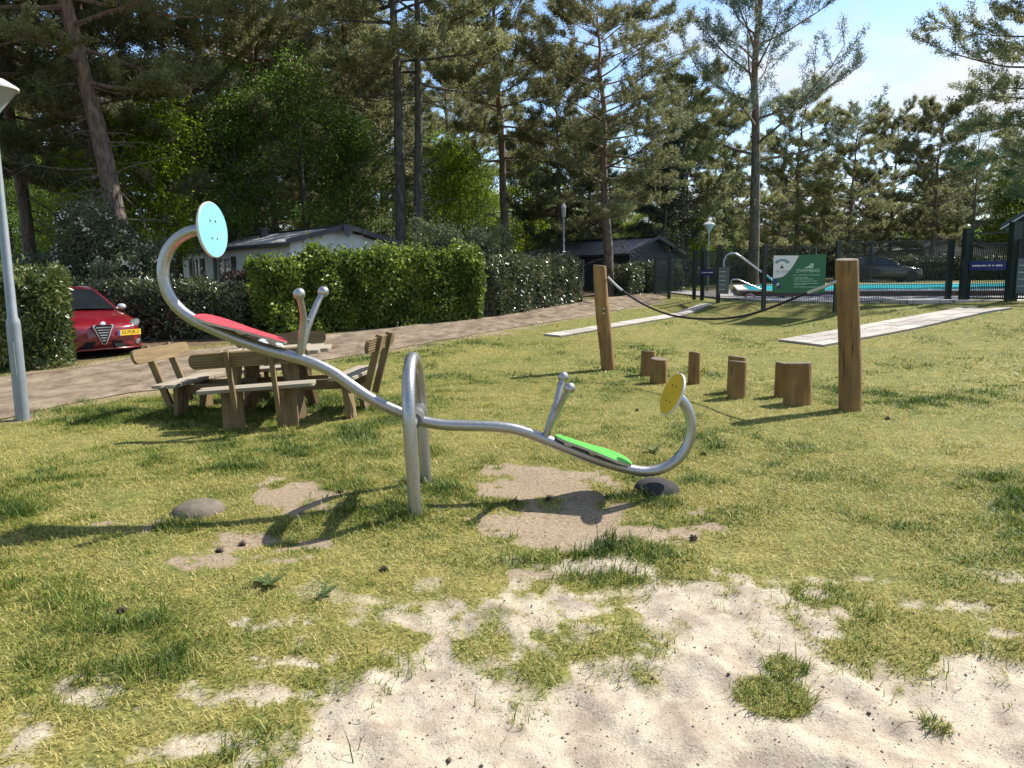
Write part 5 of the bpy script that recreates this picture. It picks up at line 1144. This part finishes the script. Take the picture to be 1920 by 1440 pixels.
for az in (-80, -6):                                                         # long cross beams under seats and table
    n3 = Vector((math.cos(R(az)), math.sin(R(az)), 0)); t3 = Vector((-n3.y, n3.x, 0)); z = .36 if az == -80 else .35
    for s_ in (-.225, .225): plank('cross_beam', n3 * -1.12 + t3 * s_ + Vector((0, 0, z)), n3 * 1.12 + t3 * s_ + Vector((0, 0, z)), .05, .12, plank_m)
for az in (-43, 47, 137, 227):                                               # splayed table legs
    n3 = Vector((math.cos(R(az)), math.sin(R(az)), 0)); plank('table_leg', n3 * .62 + Vector((0, 0, -.3)), n3 * .42 + Vector((0, 0, .70)), .19, .055, plank_m, n3)
ta = R(10); tu = Vector((math.cos(ta), math.sin(ta), 0)); tv = Vector((-tu.y, tu.x, 0)); nb_ = 7; bw = 1.36 / nb_
for k in range(nb_):
    s_ = -.68 + bw * (k + .5); hlf = min(.74, .74 - max(0, abs(s_) - .28) * .95)
    plank('table_board', tu * -hlf + tv * s_ + Vector((0, 0, .745 + rnd.uniform(-.003, .003))), tu * hlf + tv * s_ + Vector((0, 0, .745)), bw - .012, .045, top_m, rounded=.045)
for s_ in (-.42, .42): plank('table_batten', tv * -.6 + tu * s_ + Vector((0, 0, .70)), tv * .6 + tu * s_ + Vector((0, 0, .70)), .09, .045, plank_m)
# crumpled plastic bag left on the table
tb = at(492, 618, 9.5)
loc = pt.matrix_world @ Vector((0, 0, .77))
bag = cloth('plastic_bag', 'crumpled grey-white plastic bag lying on the picnic table', (tb.x, tb.y, loc.z - .004), .42, .24, .15, M('grey_plastic', (.38, .39, .37), .35, c2=(.62, .63, .62), scale=9), 4, 'bag')

# ================================================================== LAMP POSTS
lamp_steel = M('lamp_galvanised', (.24, .265, .28), .5, var=.12, scale=9, metal=.3)
lamp_white = M('lamp_shade_white', (.52, .52, .50), .45, var=.05, scale=6); lamp_lens = M('lamp_opal', (.26, .26, .25), .3, var=.05)
def lamp(p, h, label, r_=.075, head=.29, flare=True):
    t = thing('street_lamp', label, 'lamp post', (p.x, p.y, float(Hbase(p.x, p.y)) - .02))
    mb = MB(); mb.lathe([(r_, -.1), (r_, 1.15), (r_ * .95, 1.2), (r_ * .72, 1.24), (r_ * .55, h - .35), (r_ * .5, h - .3)], n=18); mb.build('pole', lamp_steel, t, smooth=30)
    mb = MB(); mb.box((0, -r_ - .002, .75), (r_ * .9, .012, .38)); mb.build('service_door', lamp_steel, t, bevel=.004)
    mb = MB(); mb.lathe([(r_ * .55, h - .36), (.06, h - .33), (.07, h - .26), (head * .93, h + .0), (head * .93, h + .012)], n=28); mb.build('opal_bowl', lamp_lens, t, smooth=30)
    mb = MB(); mb.lathe([(head, h + .0), (head, h + .025), (head * .55, h + .11), (.0, h + .16)], n=28); mb.build('lamp_shade', lamp_white, t, smooth=30); return t
g = gnd(43, 787); lamp(g, at(0, 160, g.y).z - .02, 'grey steel lamp post at the left picture edge in front of the laurel hedge')
def far_lamp(px, pyhead, y, label, head=.3):
    p = at(px, 515, y); lamp(p, at(px, pyhead, y).z - float(Hbase(p.x, p.y)), label, .05, head)
far_lamp(1327, 421, 34, 'white-headed lamp post behind the fence left of the pool sign', .27)
far_lamp(1528, 446, 52, 'distant white-headed lamp post above the pool sign', .27)
far_lamp(1516, 456, 62, 'faintest distant lamp post just left of the one above the pool sign', .24)
far_lamp(1057, 388, 27.5, 'thin tall lamp post in front of the black chalet roof', .085)

# ================================================================== CARS
def car(name, label, loc, yaw, paint, detail=True):
    t = thing(name, label, 'car', loc, yaw)
    paint_m = paint
    blk = M('car_black_plastic', (.012, .012, .013), .5, var=.1); chrome = M('car_chrome', (.62, .62, .62), .25, metal=.3, var=.03); lens = M('car_lens', (.13, .14, .14), .1, var=.3, scale=14, spec=.8); dk = M('car_dark_gap', (.004, .004, .004), .9)
    # stations: x, half width, z bottom, z shoulder, z top centre
    ST = [(2.15, .30, .36, .60, .66), (2.10, .55, .27, .64, .70), (2.00, .72, .22, .68, .75), (1.82, .82, .19, .73, .81), (1.55, .875, .18, .79, .88), (1.15, .90, .18, .86, .95), (.72, .90, .18, .92, 1.01), (.0, .90, .18, .94, 1.0), (-1.3, .90, .18, .98, 1.02), (-1.8, .87, .22, 1.0, 1.05), (-2.1, .78, .32, .97, 1.03), (-2.2, .6, .42, .9, .96)]
    rows = []; K = 15
    def sect(x, w_, zb, zs_, zt):
        ctrl = [(0, zb), (w_ * .82, zb), (w_ * .96, zb + .05), (w_, zb + .2), (w_ * 1.0, (zb + zs_) / 2 + .05), (w_ * .975, zs_ - .04), (w_ * .90, zs_ + .02), (w_ * .66, zs_ + (zt - zs_) * .7), (0, zt)]
        c = catmull([Vector((0, a, b_)) for a, b_ in ctrl], 3); return [(x, p.y, p.z) for p in c]
    for st in ST: rows.append(sect(*st))
    n = len(rows[0]); mb = MB()
    for sgn in (1, -1):
        vs_ = [(x, y * sgn, z) for r_ in rows for x, y, z in r_]; fs = []
        for i in range(len(rows) - 1):
            for j in range(n - 1):
                f_ = (i * n + j, i * n + j + 1, (i + 1) * n + j + 1, (i + 1) * n + j); fs.append(f_ if sgn < 0 else f_[::-1])
        fs.append(tuple(range(n)) if sgn > 0 else tuple(range(n))[::-1]); mb.add(vs_, fs)
    mb.build('body', paint_m, t, smooth=50)
    # cabin
    bl = [(.80, .74, .99), (-.35, .80, 1.0), (-1.25, .80, 1.02), (-1.95, .70, 1.04)]; tp = [(-.05, .55, 1.405), (-.45, .585, 1.455), (-1.15, .57, 1.445), (-1.62, .52, 1.36)]
    def grid(f, a, b_, nm, mat, par=t):
        mb = MB(); vs_ = [f(i / a, j / b_) for i in range(a + 1) for j in range(b_ + 1)]; mb.add(vs_, [(i * (b_ + 1) + j, i * (b_ + 1) + j + 1, (i + 1) * (b_ + 1) + j + 1, (i + 1) * (b_ + 1) + j) for i in range(a) for j in range(b_)]); return mb.build(nm, mat, par, smooth=60)
    def bow(p0, p1, v, amt):
        y = (v * 2 - 1); return Vector((p0[0] * 1, 0, 0))
    def wind(u, v):
        y = v * 2 - 1; w_ = .74 + (.55 - .74) * u; x = .80 + (-.05 - .80) * u + (1 - y * y) * .16 * (1 - .5 * u); z = .985 + (1.405 - .985) * u ** .92 + (1 - y * y) * .03; return (x, y * w_, z)
    grid(wind, 6, 10, 'windscreen', glass_m)
    def rear(u, v):
        y = v * 2 - 1; w_ = .70 + (.52 - .70) * u; x = -1.95 + (-1.62 + 1.95) * u - (1 - y * y) * .1; z = 1.04 + (1.36 - 1.04) * u + (1 - y * y) * .02; return (x, y * w_, z)
    grid(rear, 4, 8, 'rear_window', glass_m)
    def roof(u, v):
        x = -.05 + (-1.62 + .05) * u; y = v * 2 - 1; w_ = np.interp(u, [0, .25, .7, 1], [.55, .585, .57, .52]); z = np.interp(u, [0, .15, .35, .7, 1], [1.405, 1.44, 1.458, 1.445, 1.36]); xx = x + (1 - y * y) * (.08 * (1 - u) - .1 * u); return (xx, y * w_, z + (1 - y * y) * .03)
    grid(roof, 8, 10, 'roof', paint_m)
    for s_ in (1, -1):
        def side(u, v, s_=s_):
            x0 = .80 + (-1.95 - .80) * u; w0 = np.interp(u, [0, .4, .75, 1], [.74, .80, .80, .70]); z0 = np.interp(u, [0, 1], [.985, 1.04]); x1 = -.05 + (-1.62 + .05) * u; w1 = np.interp(u, [0, .25, .7, 1], [.55, .585, .57, .52]); z1 = np.interp(u, [0, .15, .35, .7, 1], [1.405, 1.44, 1.458, 1.445, 1.36])
            return (x0 + (x1 - x0) * v, s_ * (w0 + (w1 - w0) * v), z0 + (z1 - z0) * v)
        grid(side, 10, 3, 'side_window', glass_m)
        mb = MB(); mb.tube([(.82, s_ * .75, .97), (.40, s_ * .66, 1.2), (-.04, s_ * .56, 1.41), (-.45, s_ * .595, 1.465), (-1.15, s_ * .58, 1.455), (-1.62, s_ * .53, 1.37), (-1.97, s_ * .71, 1.03)], [.03, .03, .03, .025, .025, .035, .05], 8); mb.build('pillar', paint_m, t, smooth=60)
        mb = MB(); mb.ball((.52, s_ * .96, 1.02), .1, 12, (.7, 1.05, .72)); mb.tube([(.55, s_ * .8, .98), (.52, s_ * .94, 1.0)], .03, 8); mb.build('wing_mirror', M('mirror_silver', (.55, .56, .56), .25, metal=.5), t, smooth=60)
        for wx in (1.32, -1.30):
            mb = MB(); c = (wx, s_ * .80, .315); mb.lathe([(.20, -.1), (.30, -.105), (.315, -.08), (.315, .08), (.30, .105), (.20, .1)], c, 24, (0, s_, 0)); wh = mb.build('wheel', M('tyre_rubber', (.016, .016, .016), .85, var=.2), t, smooth=40)
            mb = MB(); mb.lathe([(0, .085), (.06, .09), (.07, .07), (.19, .085), (.205, .095), (.205, .05), (0, .05)], c, 20, (0, s_, 0)); mb.build('rim', M('rim_alloy', (.35, .35, .36), .35, metal=.7), wh, smooth=40)
            mb = MB(); mb.lathe([(.36, .0), (.36, .086), (.30, .088)], (wx, s_ * .815, .32), 24, (0, s_, 0)); mb.build('wheel_arch', blk, t)
        # headlight
        mb = MB(); mb.ball((0, 0, 0), 1, 16, (.30, .10, .085)); m = Matrix.Translation((1.83, s_ * .71, .695)) @ Matrix.Rotation(s_ * R(-38), 4, 'Z') @ Matrix.Rotation(R(14), 4, 'Y'); mb.build('headlight', lens, t, smooth=60, matrix=m)
        mb = MB(); mb.lathe([(0, .02), (.05, .018), (.058, 0)], (2.005, s_ * .70, .335), 14, (1, s_ * .45, 0)); mb.build('fog_light', lens, t, smooth=40)
        mb = MB(); mb.ball((1.935, s_ * .70, .335), .1, 12, (.8, 1.15, .8)); mb.build('fog_recess', blk, t, smooth=60)
    if detail:
        rot = Matrix.Translation((2.168, 0, .0)) @ Matrix.Rotation(R(90), 4, 'Y') @ Matrix.Rotation(R(90), 4, 'Z')   # local x -> y, local y -> z
        tri = lambda k, dz=0: [(-.20 * k, .70 - .03 * (1 - k) + dz), (-.17 * k, .725 + dz), (.17 * k, .725 + dz), (.20 * k, .70 - .03 * (1 - k) + dz), (.035 * k, .33 + .05 * (1 - k)), (-.035 * k, .33 + .05 * (1 - k))]
        mb = MB(); mb.prism(tri(1.12), .05, rot @ Matrix.Translation((0, 0, -.012))); mb.build('grille_surround', paint_m, t, bevel=.01)
        mb = MB(); mb.prism(tri(1.0), .03, rot @ Matrix.Translation((0, 0, .012))); g_ = mb.build('grille', chrome, t, bevel=.004)
        mb = MB(); mb.prism(tri(.82), .03, rot @ Matrix.Translation((0, 0, .022))); mb.build('grille_mesh', dk, g_)
        for k in range(6):
            zz = .67 - k * .052; hw_ = .155 * (zz - .33) / .38; mb = MB(); mb.box((2.196, 0, zz), (.018, hw_ * 2, .017)); mb.build('grille_bar', chrome, g_)
        mb = MB(); mb.lathe([(.052, 0), (.052, .014), (.040, .018), (0, .018)], (2.178, 0, .735), 18, (1, 0, .25)); mb.build('badge', chrome, t, smooth=40)
        pm = Matrix.Translation((2.165, .50, .545)) @ Matrix.Rotation(R(16), 4, 'Z') @ Matrix.Rotation(R(90), 4, 'Y') @ Matrix.Rotation(R(90), 4, 'Z')
        mb = MB(); mb.prism(rect(.52, .112), .014); pl = mb.build('number_plate', M('plate_yellow', (.72, .46, .02), .45, var=.03), t, matrix=pm)
        mb = MB(); mb.prism(rect(.045, .11, -.236, 0), .004, Matrix.Translation((0, 0, .0085))); mb.build('country_band', M('plate_blue', (.02, .07, .40), .45), pl)
        text_mesh('52-PGR-2', .098, M('plate_black', (.01, .01, .01), .5), pl, Matrix.Translation((.02, .002, .0075)))
        for s_ in (1, -1):
            mb = MB(); mb.prism([(-.19 * s_, .05), (.19 * s_, .065), (.16 * s_, -.06), (-.13 * s_, -.075)][::-s_], .06, Matrix.Translation((2.112, s_ * .33, .335)) @ Matrix.Rotation(R(17 * s_), 4, 'Z') @ Matrix.Rotation(R(90), 4, 'Y') @ Matrix.Rotation(R(90), 4, 'Z')); mb.build('air_intake', dk, t)
        mb = MB(); mb.tube([(1.80, .86, .27), (1.95, .74, .235), (2.08, .5, .225), (2.14, .25, .235), (2.15, 0, .24), (2.14, -.25, .235), (2.08, -.5, .225), (1.95, -.74, .235), (1.80, -.86, .27)], .022, 8); mb.build('bumper_lip', paint_m, t, smooth=60)
        mb = MB(); mb.box((1.0, 0, .2), (1.6, 1.4, .06)); mb.build('undertray', dk, t)
    return t
red = M('dusty_red_paint', (.16, .005, .014), .24, c2=(.20, .010, .018), scale=3, spec=.5, coat=.7, rvar=.06)
g = gnd(196, 671); fw = Vector((math.cos(R(-44)), math.sin(R(-44)))); cl = Vector((g.x, g.y)) - fw * 2.05
pk_front = Hs(g.x, g.y)
rc = car('parked_car', 'dark red hatchback with a V-shaped grille and yellow plate between the laurel hedges', (cl.x, cl.y, pk_front - .05), R(-44), red); rc.scale = (.97, .97, .97)
dc = at(1655, 515, 47); car('parked_car', 'dark car parked on the grass beyond the pool, right of the log post', (dc.x, dc.y, float(Hbase(dc.x, dc.y))), R(-8), M('black_paint', (.015, .017, .02), .2, coat=.8), False)
dc = at(1842, 515, 52); car('parked_car', 'pale silver car behind the tall entrance gate', (dc.x, dc.y, float(Hbase(dc.x, dc.y))), R(172), M('silver_paint', (.5, .5, .5), .25, metal=.4, coat=.5), False)

# ================================================================== SMALL THINGS ON THE GRASS
cone_m = M('pine_cone_brown', (.045, .028, .018), .85, var=.4, scale=60)
def cone_mesh():
    mb = MB(); mb.lathe([(0, -.028), (.012, -.022), (.017, -.006), (.014, .012), (.006, .026), (0, .03)], n=10)
    for k in range(26):
        a = k * 2.4; z = -.024 + .05 * k / 26; r_ = .019 * math.sqrt(max(.05, 1 - (z / .034) ** 2)); d = Vector((math.cos(a), math.sin(a), -.5)); c = Vector((r_ * math.cos(a), r_ * math.sin(a), z)); s_ = Vector((-math.sin(a), math.cos(a), 0)) * .007
        mb.add([c - s_, c + s_, c + d * .012 + s_ * .5, c + d * .012 - s_ * .5], [(0, 1, 2, 3)])
    return mb.mesh('pine_cone')
CMESH = cone_mesh()
CONES = [(1195, 771, 'behind the green seat, on the open lawn'), (1319, 853, 'just right of the curved end under the yellow disc'), (966, 940, 'at the left edge of the bare dirt below the green seat'), (1028, 933, 'on the bare dirt below the right handle'), (1140, 1024, 'in front of the bare dirt below the dark buffer'), (410, 1026, 'on the bare dirt in front of the dusty buffer'), (637, 926, 'at the right tip of the dirt patch left of the arch'), (455, 1003, 'in the shadow line right of the dusty buffer'), (230, 1150, 'in the grass at the lower left'), (1663, 787, 'right of the thick log post'), (720, 1070, 'in the grass in front of the arch'), (1300, 1010, 'in the grass in front of the dark buffer')]
for i, (px, py, wh) in enumerate(CONES):
    g = gnd(px, py); o = ob('pine_cone', CMESH, cone_m); o.location = (g.x, g.y, Hs(g.x, g.y) + .012); o.rotation_euler = (R(80 + rnd.uniform(-20, 20)), rnd.uniform(0, 3), rnd.uniform(0, 6)); k = rnd.uniform(.75, 1.05); o.scale = (k, k, k)
    tag(o, 'small dark pine cone ' + wh, 'pine cone', 'pine cones on the lawn')
weed = LM('weed_leaf', (.06, .10, .025), (.15, .20, .06), .3, .5, .3)
def weed_plant(px, py, r_, n, label, seed):
    q = np.random.default_rng(seed); g = gnd(px, py); a = q.random(n) * 6.28; l_ = r_ * q.uniform(.6, 1.1, n); P = np.zeros((n, 3)); D = unit(np.stack([np.cos(a), np.sin(a), q.uniform(.15, .6, n)], -1)); k = 5
    Vs, Fs = [], []
    for i in range(n):
        for j in range(k):
            t = (j + .3) / k
            for s_ in (-1, 1):
                p = D[i] * l_[i] * t; sd = np.array([-D[i][1], D[i][0], .15]) * s_; d = unit(D[i] * .7 + sd * .8); v, f = leaves(p[None], d[None], np.array([[0, 0, 1.]]), l_[i] * .34 * (1 - .5 * t), l_[i] * .15, .2); Fs.append(f + 4 * len(Vs)); Vs.append(v)
        v, f = leaves(P[i:i + 1], D[i:i + 1], np.array([[0, 0, 1.]]), l_[i], l_[i] * .14, .2); Fs.append(f + 4 * len(Vs)); Vs.append(v)
    V = np.vstack(Vs); o = ob('thistle_rosette', npmesh('thistle_rosette', V, np.vstack(Fs), q.random(len(V))), weed); o.location = (g.x, g.y, Hs(g.x, g.y) + .01); return tag(o, label, 'weed')
weed_plant(505, 1100, .11, 16, 'jagged grey-green thistle rosette in the grass left of centre', 1)
weed_plant(607, 1120, .085, 9, 'small flat dark thistle right of the bigger one', 2)
weed_plant(1225, 850, .12, 12, 'thistle rosette behind the green seat end of the seesaw', 3)

# ================================================================== GRASS
gm = bpy.data.materials.new('grass_blade')
def _gm():
    t, b = nodes_of(gm); n = t.nodes.new; l = t.links.new; a = n('ShaderNodeAttribute'); a.attribute_name = 'tint'; rp_ = n('ShaderNodeValToRGB'); cr_ = rp_.color_ramp
    for p_, c in ((0, (.035, .075, .008)), (.25, (.085, .15, .016)), (.48, (.19, .24, .032)), (.70, (.35, .31, .075)), (1, (.50, .42, .15))):
        e = cr_.elements.new(p_) if p_ not in (0, 1) else cr_.elements[0 if p_ == 0 else -1]; e.color = (*c, 1)
    l(a.outputs['Fac'], rp_.inputs[0]); l(rp_.outputs[0], b.inputs['Base Color']); b.inputs['Roughness'].default_value = .5; b.inputs['Specular IOR Level'].default_value = .25
    tr = n('ShaderNodeBsdfTranslucent'); l(rp_.outputs[0], tr.inputs[0]); mi = n('ShaderNodeMixShader'); mi.inputs[0].default_value = .38; l(b.outputs[0], mi.inputs[1]); l(tr.outputs[0], mi.inputs[2]); l(mi.outputs[0], t.nodes['Material Output'].inputs[0])
_gm()
pathA = Vector(pr0).to_2d(); pathB = Vector(pr1).to_2d(); npA = Vector(pl0).to_2d(); npB = Vector(pl1).to_2d()
def segd(x, y, a, b):
    vx, vy = b.x - a.x, b.y - a.y; t = np.clip(((x - a.x) * vx + (y - a.y) * vy) / (vx * vx + vy * vy), 0, 1); return np.hypot(x - a.x - t * vx, y - a.y - t * vy)
def grass(r0, r1, n, segs, h, wd, seed, tufts=False):
    q = np.random.default_rng(seed); a = np.radians(q.uniform(-42, 42, n)); r_ = np.sqrt(q.uniform(r0 * r0, r1 * r1, n)); x = r_ * np.sin(a); y = r_ * np.cos(a)
    lush = fbm(x + 5, y, .9, 4) * .6 + fbm(x, y + 8, 4.0, 3) * .4
    lush = lush - .02 * sstep(0, -3, x) * sstep(6, 3, y) - .05 * sstep(1, 4, x) * sstep(6, 9, y) + .14 * np.exp(-((x - MOUND[0]) / 2.2) ** 2 - ((y - MOUND[1]) / 2) ** 2)
    bare = np.maximum(sandmask(x, y) * (r_ < 13), dirtmask(x, y) * .97); tr = polydist(x, y, TRACK); keep = q.random(n) < (1 - bare) ** 1.6 * sstep(.30, .56, lush + .10) * np.where(r_ < 6, 1, 1)
    keep &= q.random(n) > sstep(-.35, .45, tr + (fbm(x, y, 1.7, 3) - .5) * .9) ; keep &= segd(x, y, pathA, pathB) > .69; keep &= segd(x, y, npA, npB) > .33; keep &= polydist(x, y, deckpts) < -.02
    keep &= ~((r_ > 12) & (polydist(x, y, [(-90, 0), (90, 0), (90, 60), (6.8, 60)] + TRACK_FAR[::-1] + [(-90, 12)]) < -.6))
    x, y, lush, r_ = x[keep], y[keep], lush[keep], r_[keep]; n = len(x)
    if tufts:
        ex, ey, el = [], [], []
        for p, rr, s_ in TUFTS[:4]:
            k = int(700 * rr * 4 * s_); aa = q.random(k) * 6.28; qq = np.sqrt(q.random(k)) * rr * .8; ex.append(p.x + qq * np.cos(aa)); ey.append(p.y + qq * np.sin(aa)); el.append(np.full(k, .60))
        for p in (gnd(779, 968), gnd(799, 905), gnd(1175, 930), gnd(1240, 940), gnd(350, 985)):
            k = 420; aa = q.random(k) * 6.28; qq = np.sqrt(q.random(k)) * .17; ex.append(p.x + .06 * (p.x < 0) * -1 + qq * np.cos(aa)); ey.append(p.y + qq * np.sin(aa) * .7); el.append(np.full(k, .68))
        x = np.r_[x, *ex]; y = np.r_[y, *ey]; lush = np.r_[lush, *el]; n = len(x)
    z = H(x, y); hh = h * q.lognormal(-.25, .42, n) * (.5 + .85 * sstep(.45, .75, lush)); ang = q.random(n) * 6.28 + 0; flat = q.uniform(.35, 2.2, n) * np.where(lush > .62, .75, 1.25)
    d = np.stack([np.cos(ang), np.sin(ang)], -1); s_ = np.stack([-d[:, 1], d[:, 0]], -1); B = np.stack([x, y, z - .004], -1); w_ = (wd * q.uniform(.7, 1.3, n))[:, None]
    S3 = np.c_[s_, np.zeros(n)]; D3 = np.c_[d, np.zeros(n)]; up = np.array([0, 0, 1.0]); fl = flat[:, None]; Lh = hh[:, None]
    p1 = B + (D3 * fl * .45 + up * .9) / np.sqrt(.81 + (fl * .45) ** 2) * Lh * .55; p2 = p1 + (D3 * fl + up * .55) / np.sqrt(.3 + fl ** 2) * Lh * .6
    straw = np.clip(q.normal(.42, .28, n) + (.58 - lush) * 3.0 + (fbm(x, y - 4, 14, 2) - .5) * .5, 0, 1)
    if segs == 2:
        V = np.stack([B - S3 * w_ / 2, B + S3 * w_ / 2, p1 - S3 * w_ * .4, p1 + S3 * w_ * .4, p2], 1).reshape(-1, 3); i = np.arange(n)[:, None] * 5; Fq = np.concatenate([i + [[0, 1, 3]], i + [[0, 3, 2]], i + [[2, 3, 4]]], 0); k = 5
    else:
        V = np.stack([B - S3 * w_ / 2, B + S3 * w_ / 2, p2], 1).reshape(-1, 3); Fq = np.arange(n * 3).reshape(-1, 3); k = 3
    return V, Fq, np.repeat(straw, k)
Vs, Fs, Ts = [], [], []; off = 0
for a in ((1.6, 4.2, 95000, 2, .055, .0042, 1, True), (4.2, 7.5, 230000, 2, .052, .0055, 2), (7.5, 12, 260000, 1, .055, .009, 3), (12, 19, 150000, 1, .055, .016, 4), (19, 34, 60000, 1, .06, .026, 5)):
    V, Fq, T = grass(*a); Vs.append(V); Fs.append(Fq + off); Ts.append(T); off += len(V)
o = ob('grass', npmesh('grass', np.vstack(Vs), np.vstack(Fs), np.concatenate(Ts)), gm); tag(o, 'patchy mown grass with dry straw-coloured blades', 'grass', kind='stuff')
# grit on the sand
q = np.random.default_rng(9); n = 14000; a = np.radians(q.uniform(-42, 42, n)); r_ = np.sqrt(q.uniform(1.7 ** 2, 5.2 ** 2, n)); x = r_ * np.sin(a); y = r_ * np.cos(a); k = q.random(n) < np.maximum(sandmask(x, y), .4 * dirtmask(x, y)); x, y = x[k], y[k]; n = len(x)
z = H(x, y); sz = q.lognormal(math.log(.0022), .5, n)
oct_ = np.array([[1, 0, 0], [-1, 0, 0], [0, 1, 0], [0, -1, 0], [0, 0, .7], [0, 0, -.7]]); of = np.array([[0, 2, 4], [2, 1, 4], [1, 3, 4], [3, 0, 4], [2, 0, 5], [1, 2, 5], [3, 1, 5], [0, 3, 5]])
V = (np.stack([x, y, z + sz * .3], -1)[:, None, :] + oct_[None] * sz[:, None, None] * q.uniform(.6, 1.4, (n, 6, 1))).reshape(-1, 3); Fq = (of[None] + np.arange(n)[:, None, None] * 6).reshape(-1, 3)
o = ob('grit', npmesh('grit', V, Fq, np.repeat(q.random(n), 6)), LM('grit_stone', (.09, .07, .05), (.36, .30, .22), 0, .9, .1)); tag(o, 'dark grit and crumbs scattered over the bare sand', 'grit', kind='stuff')
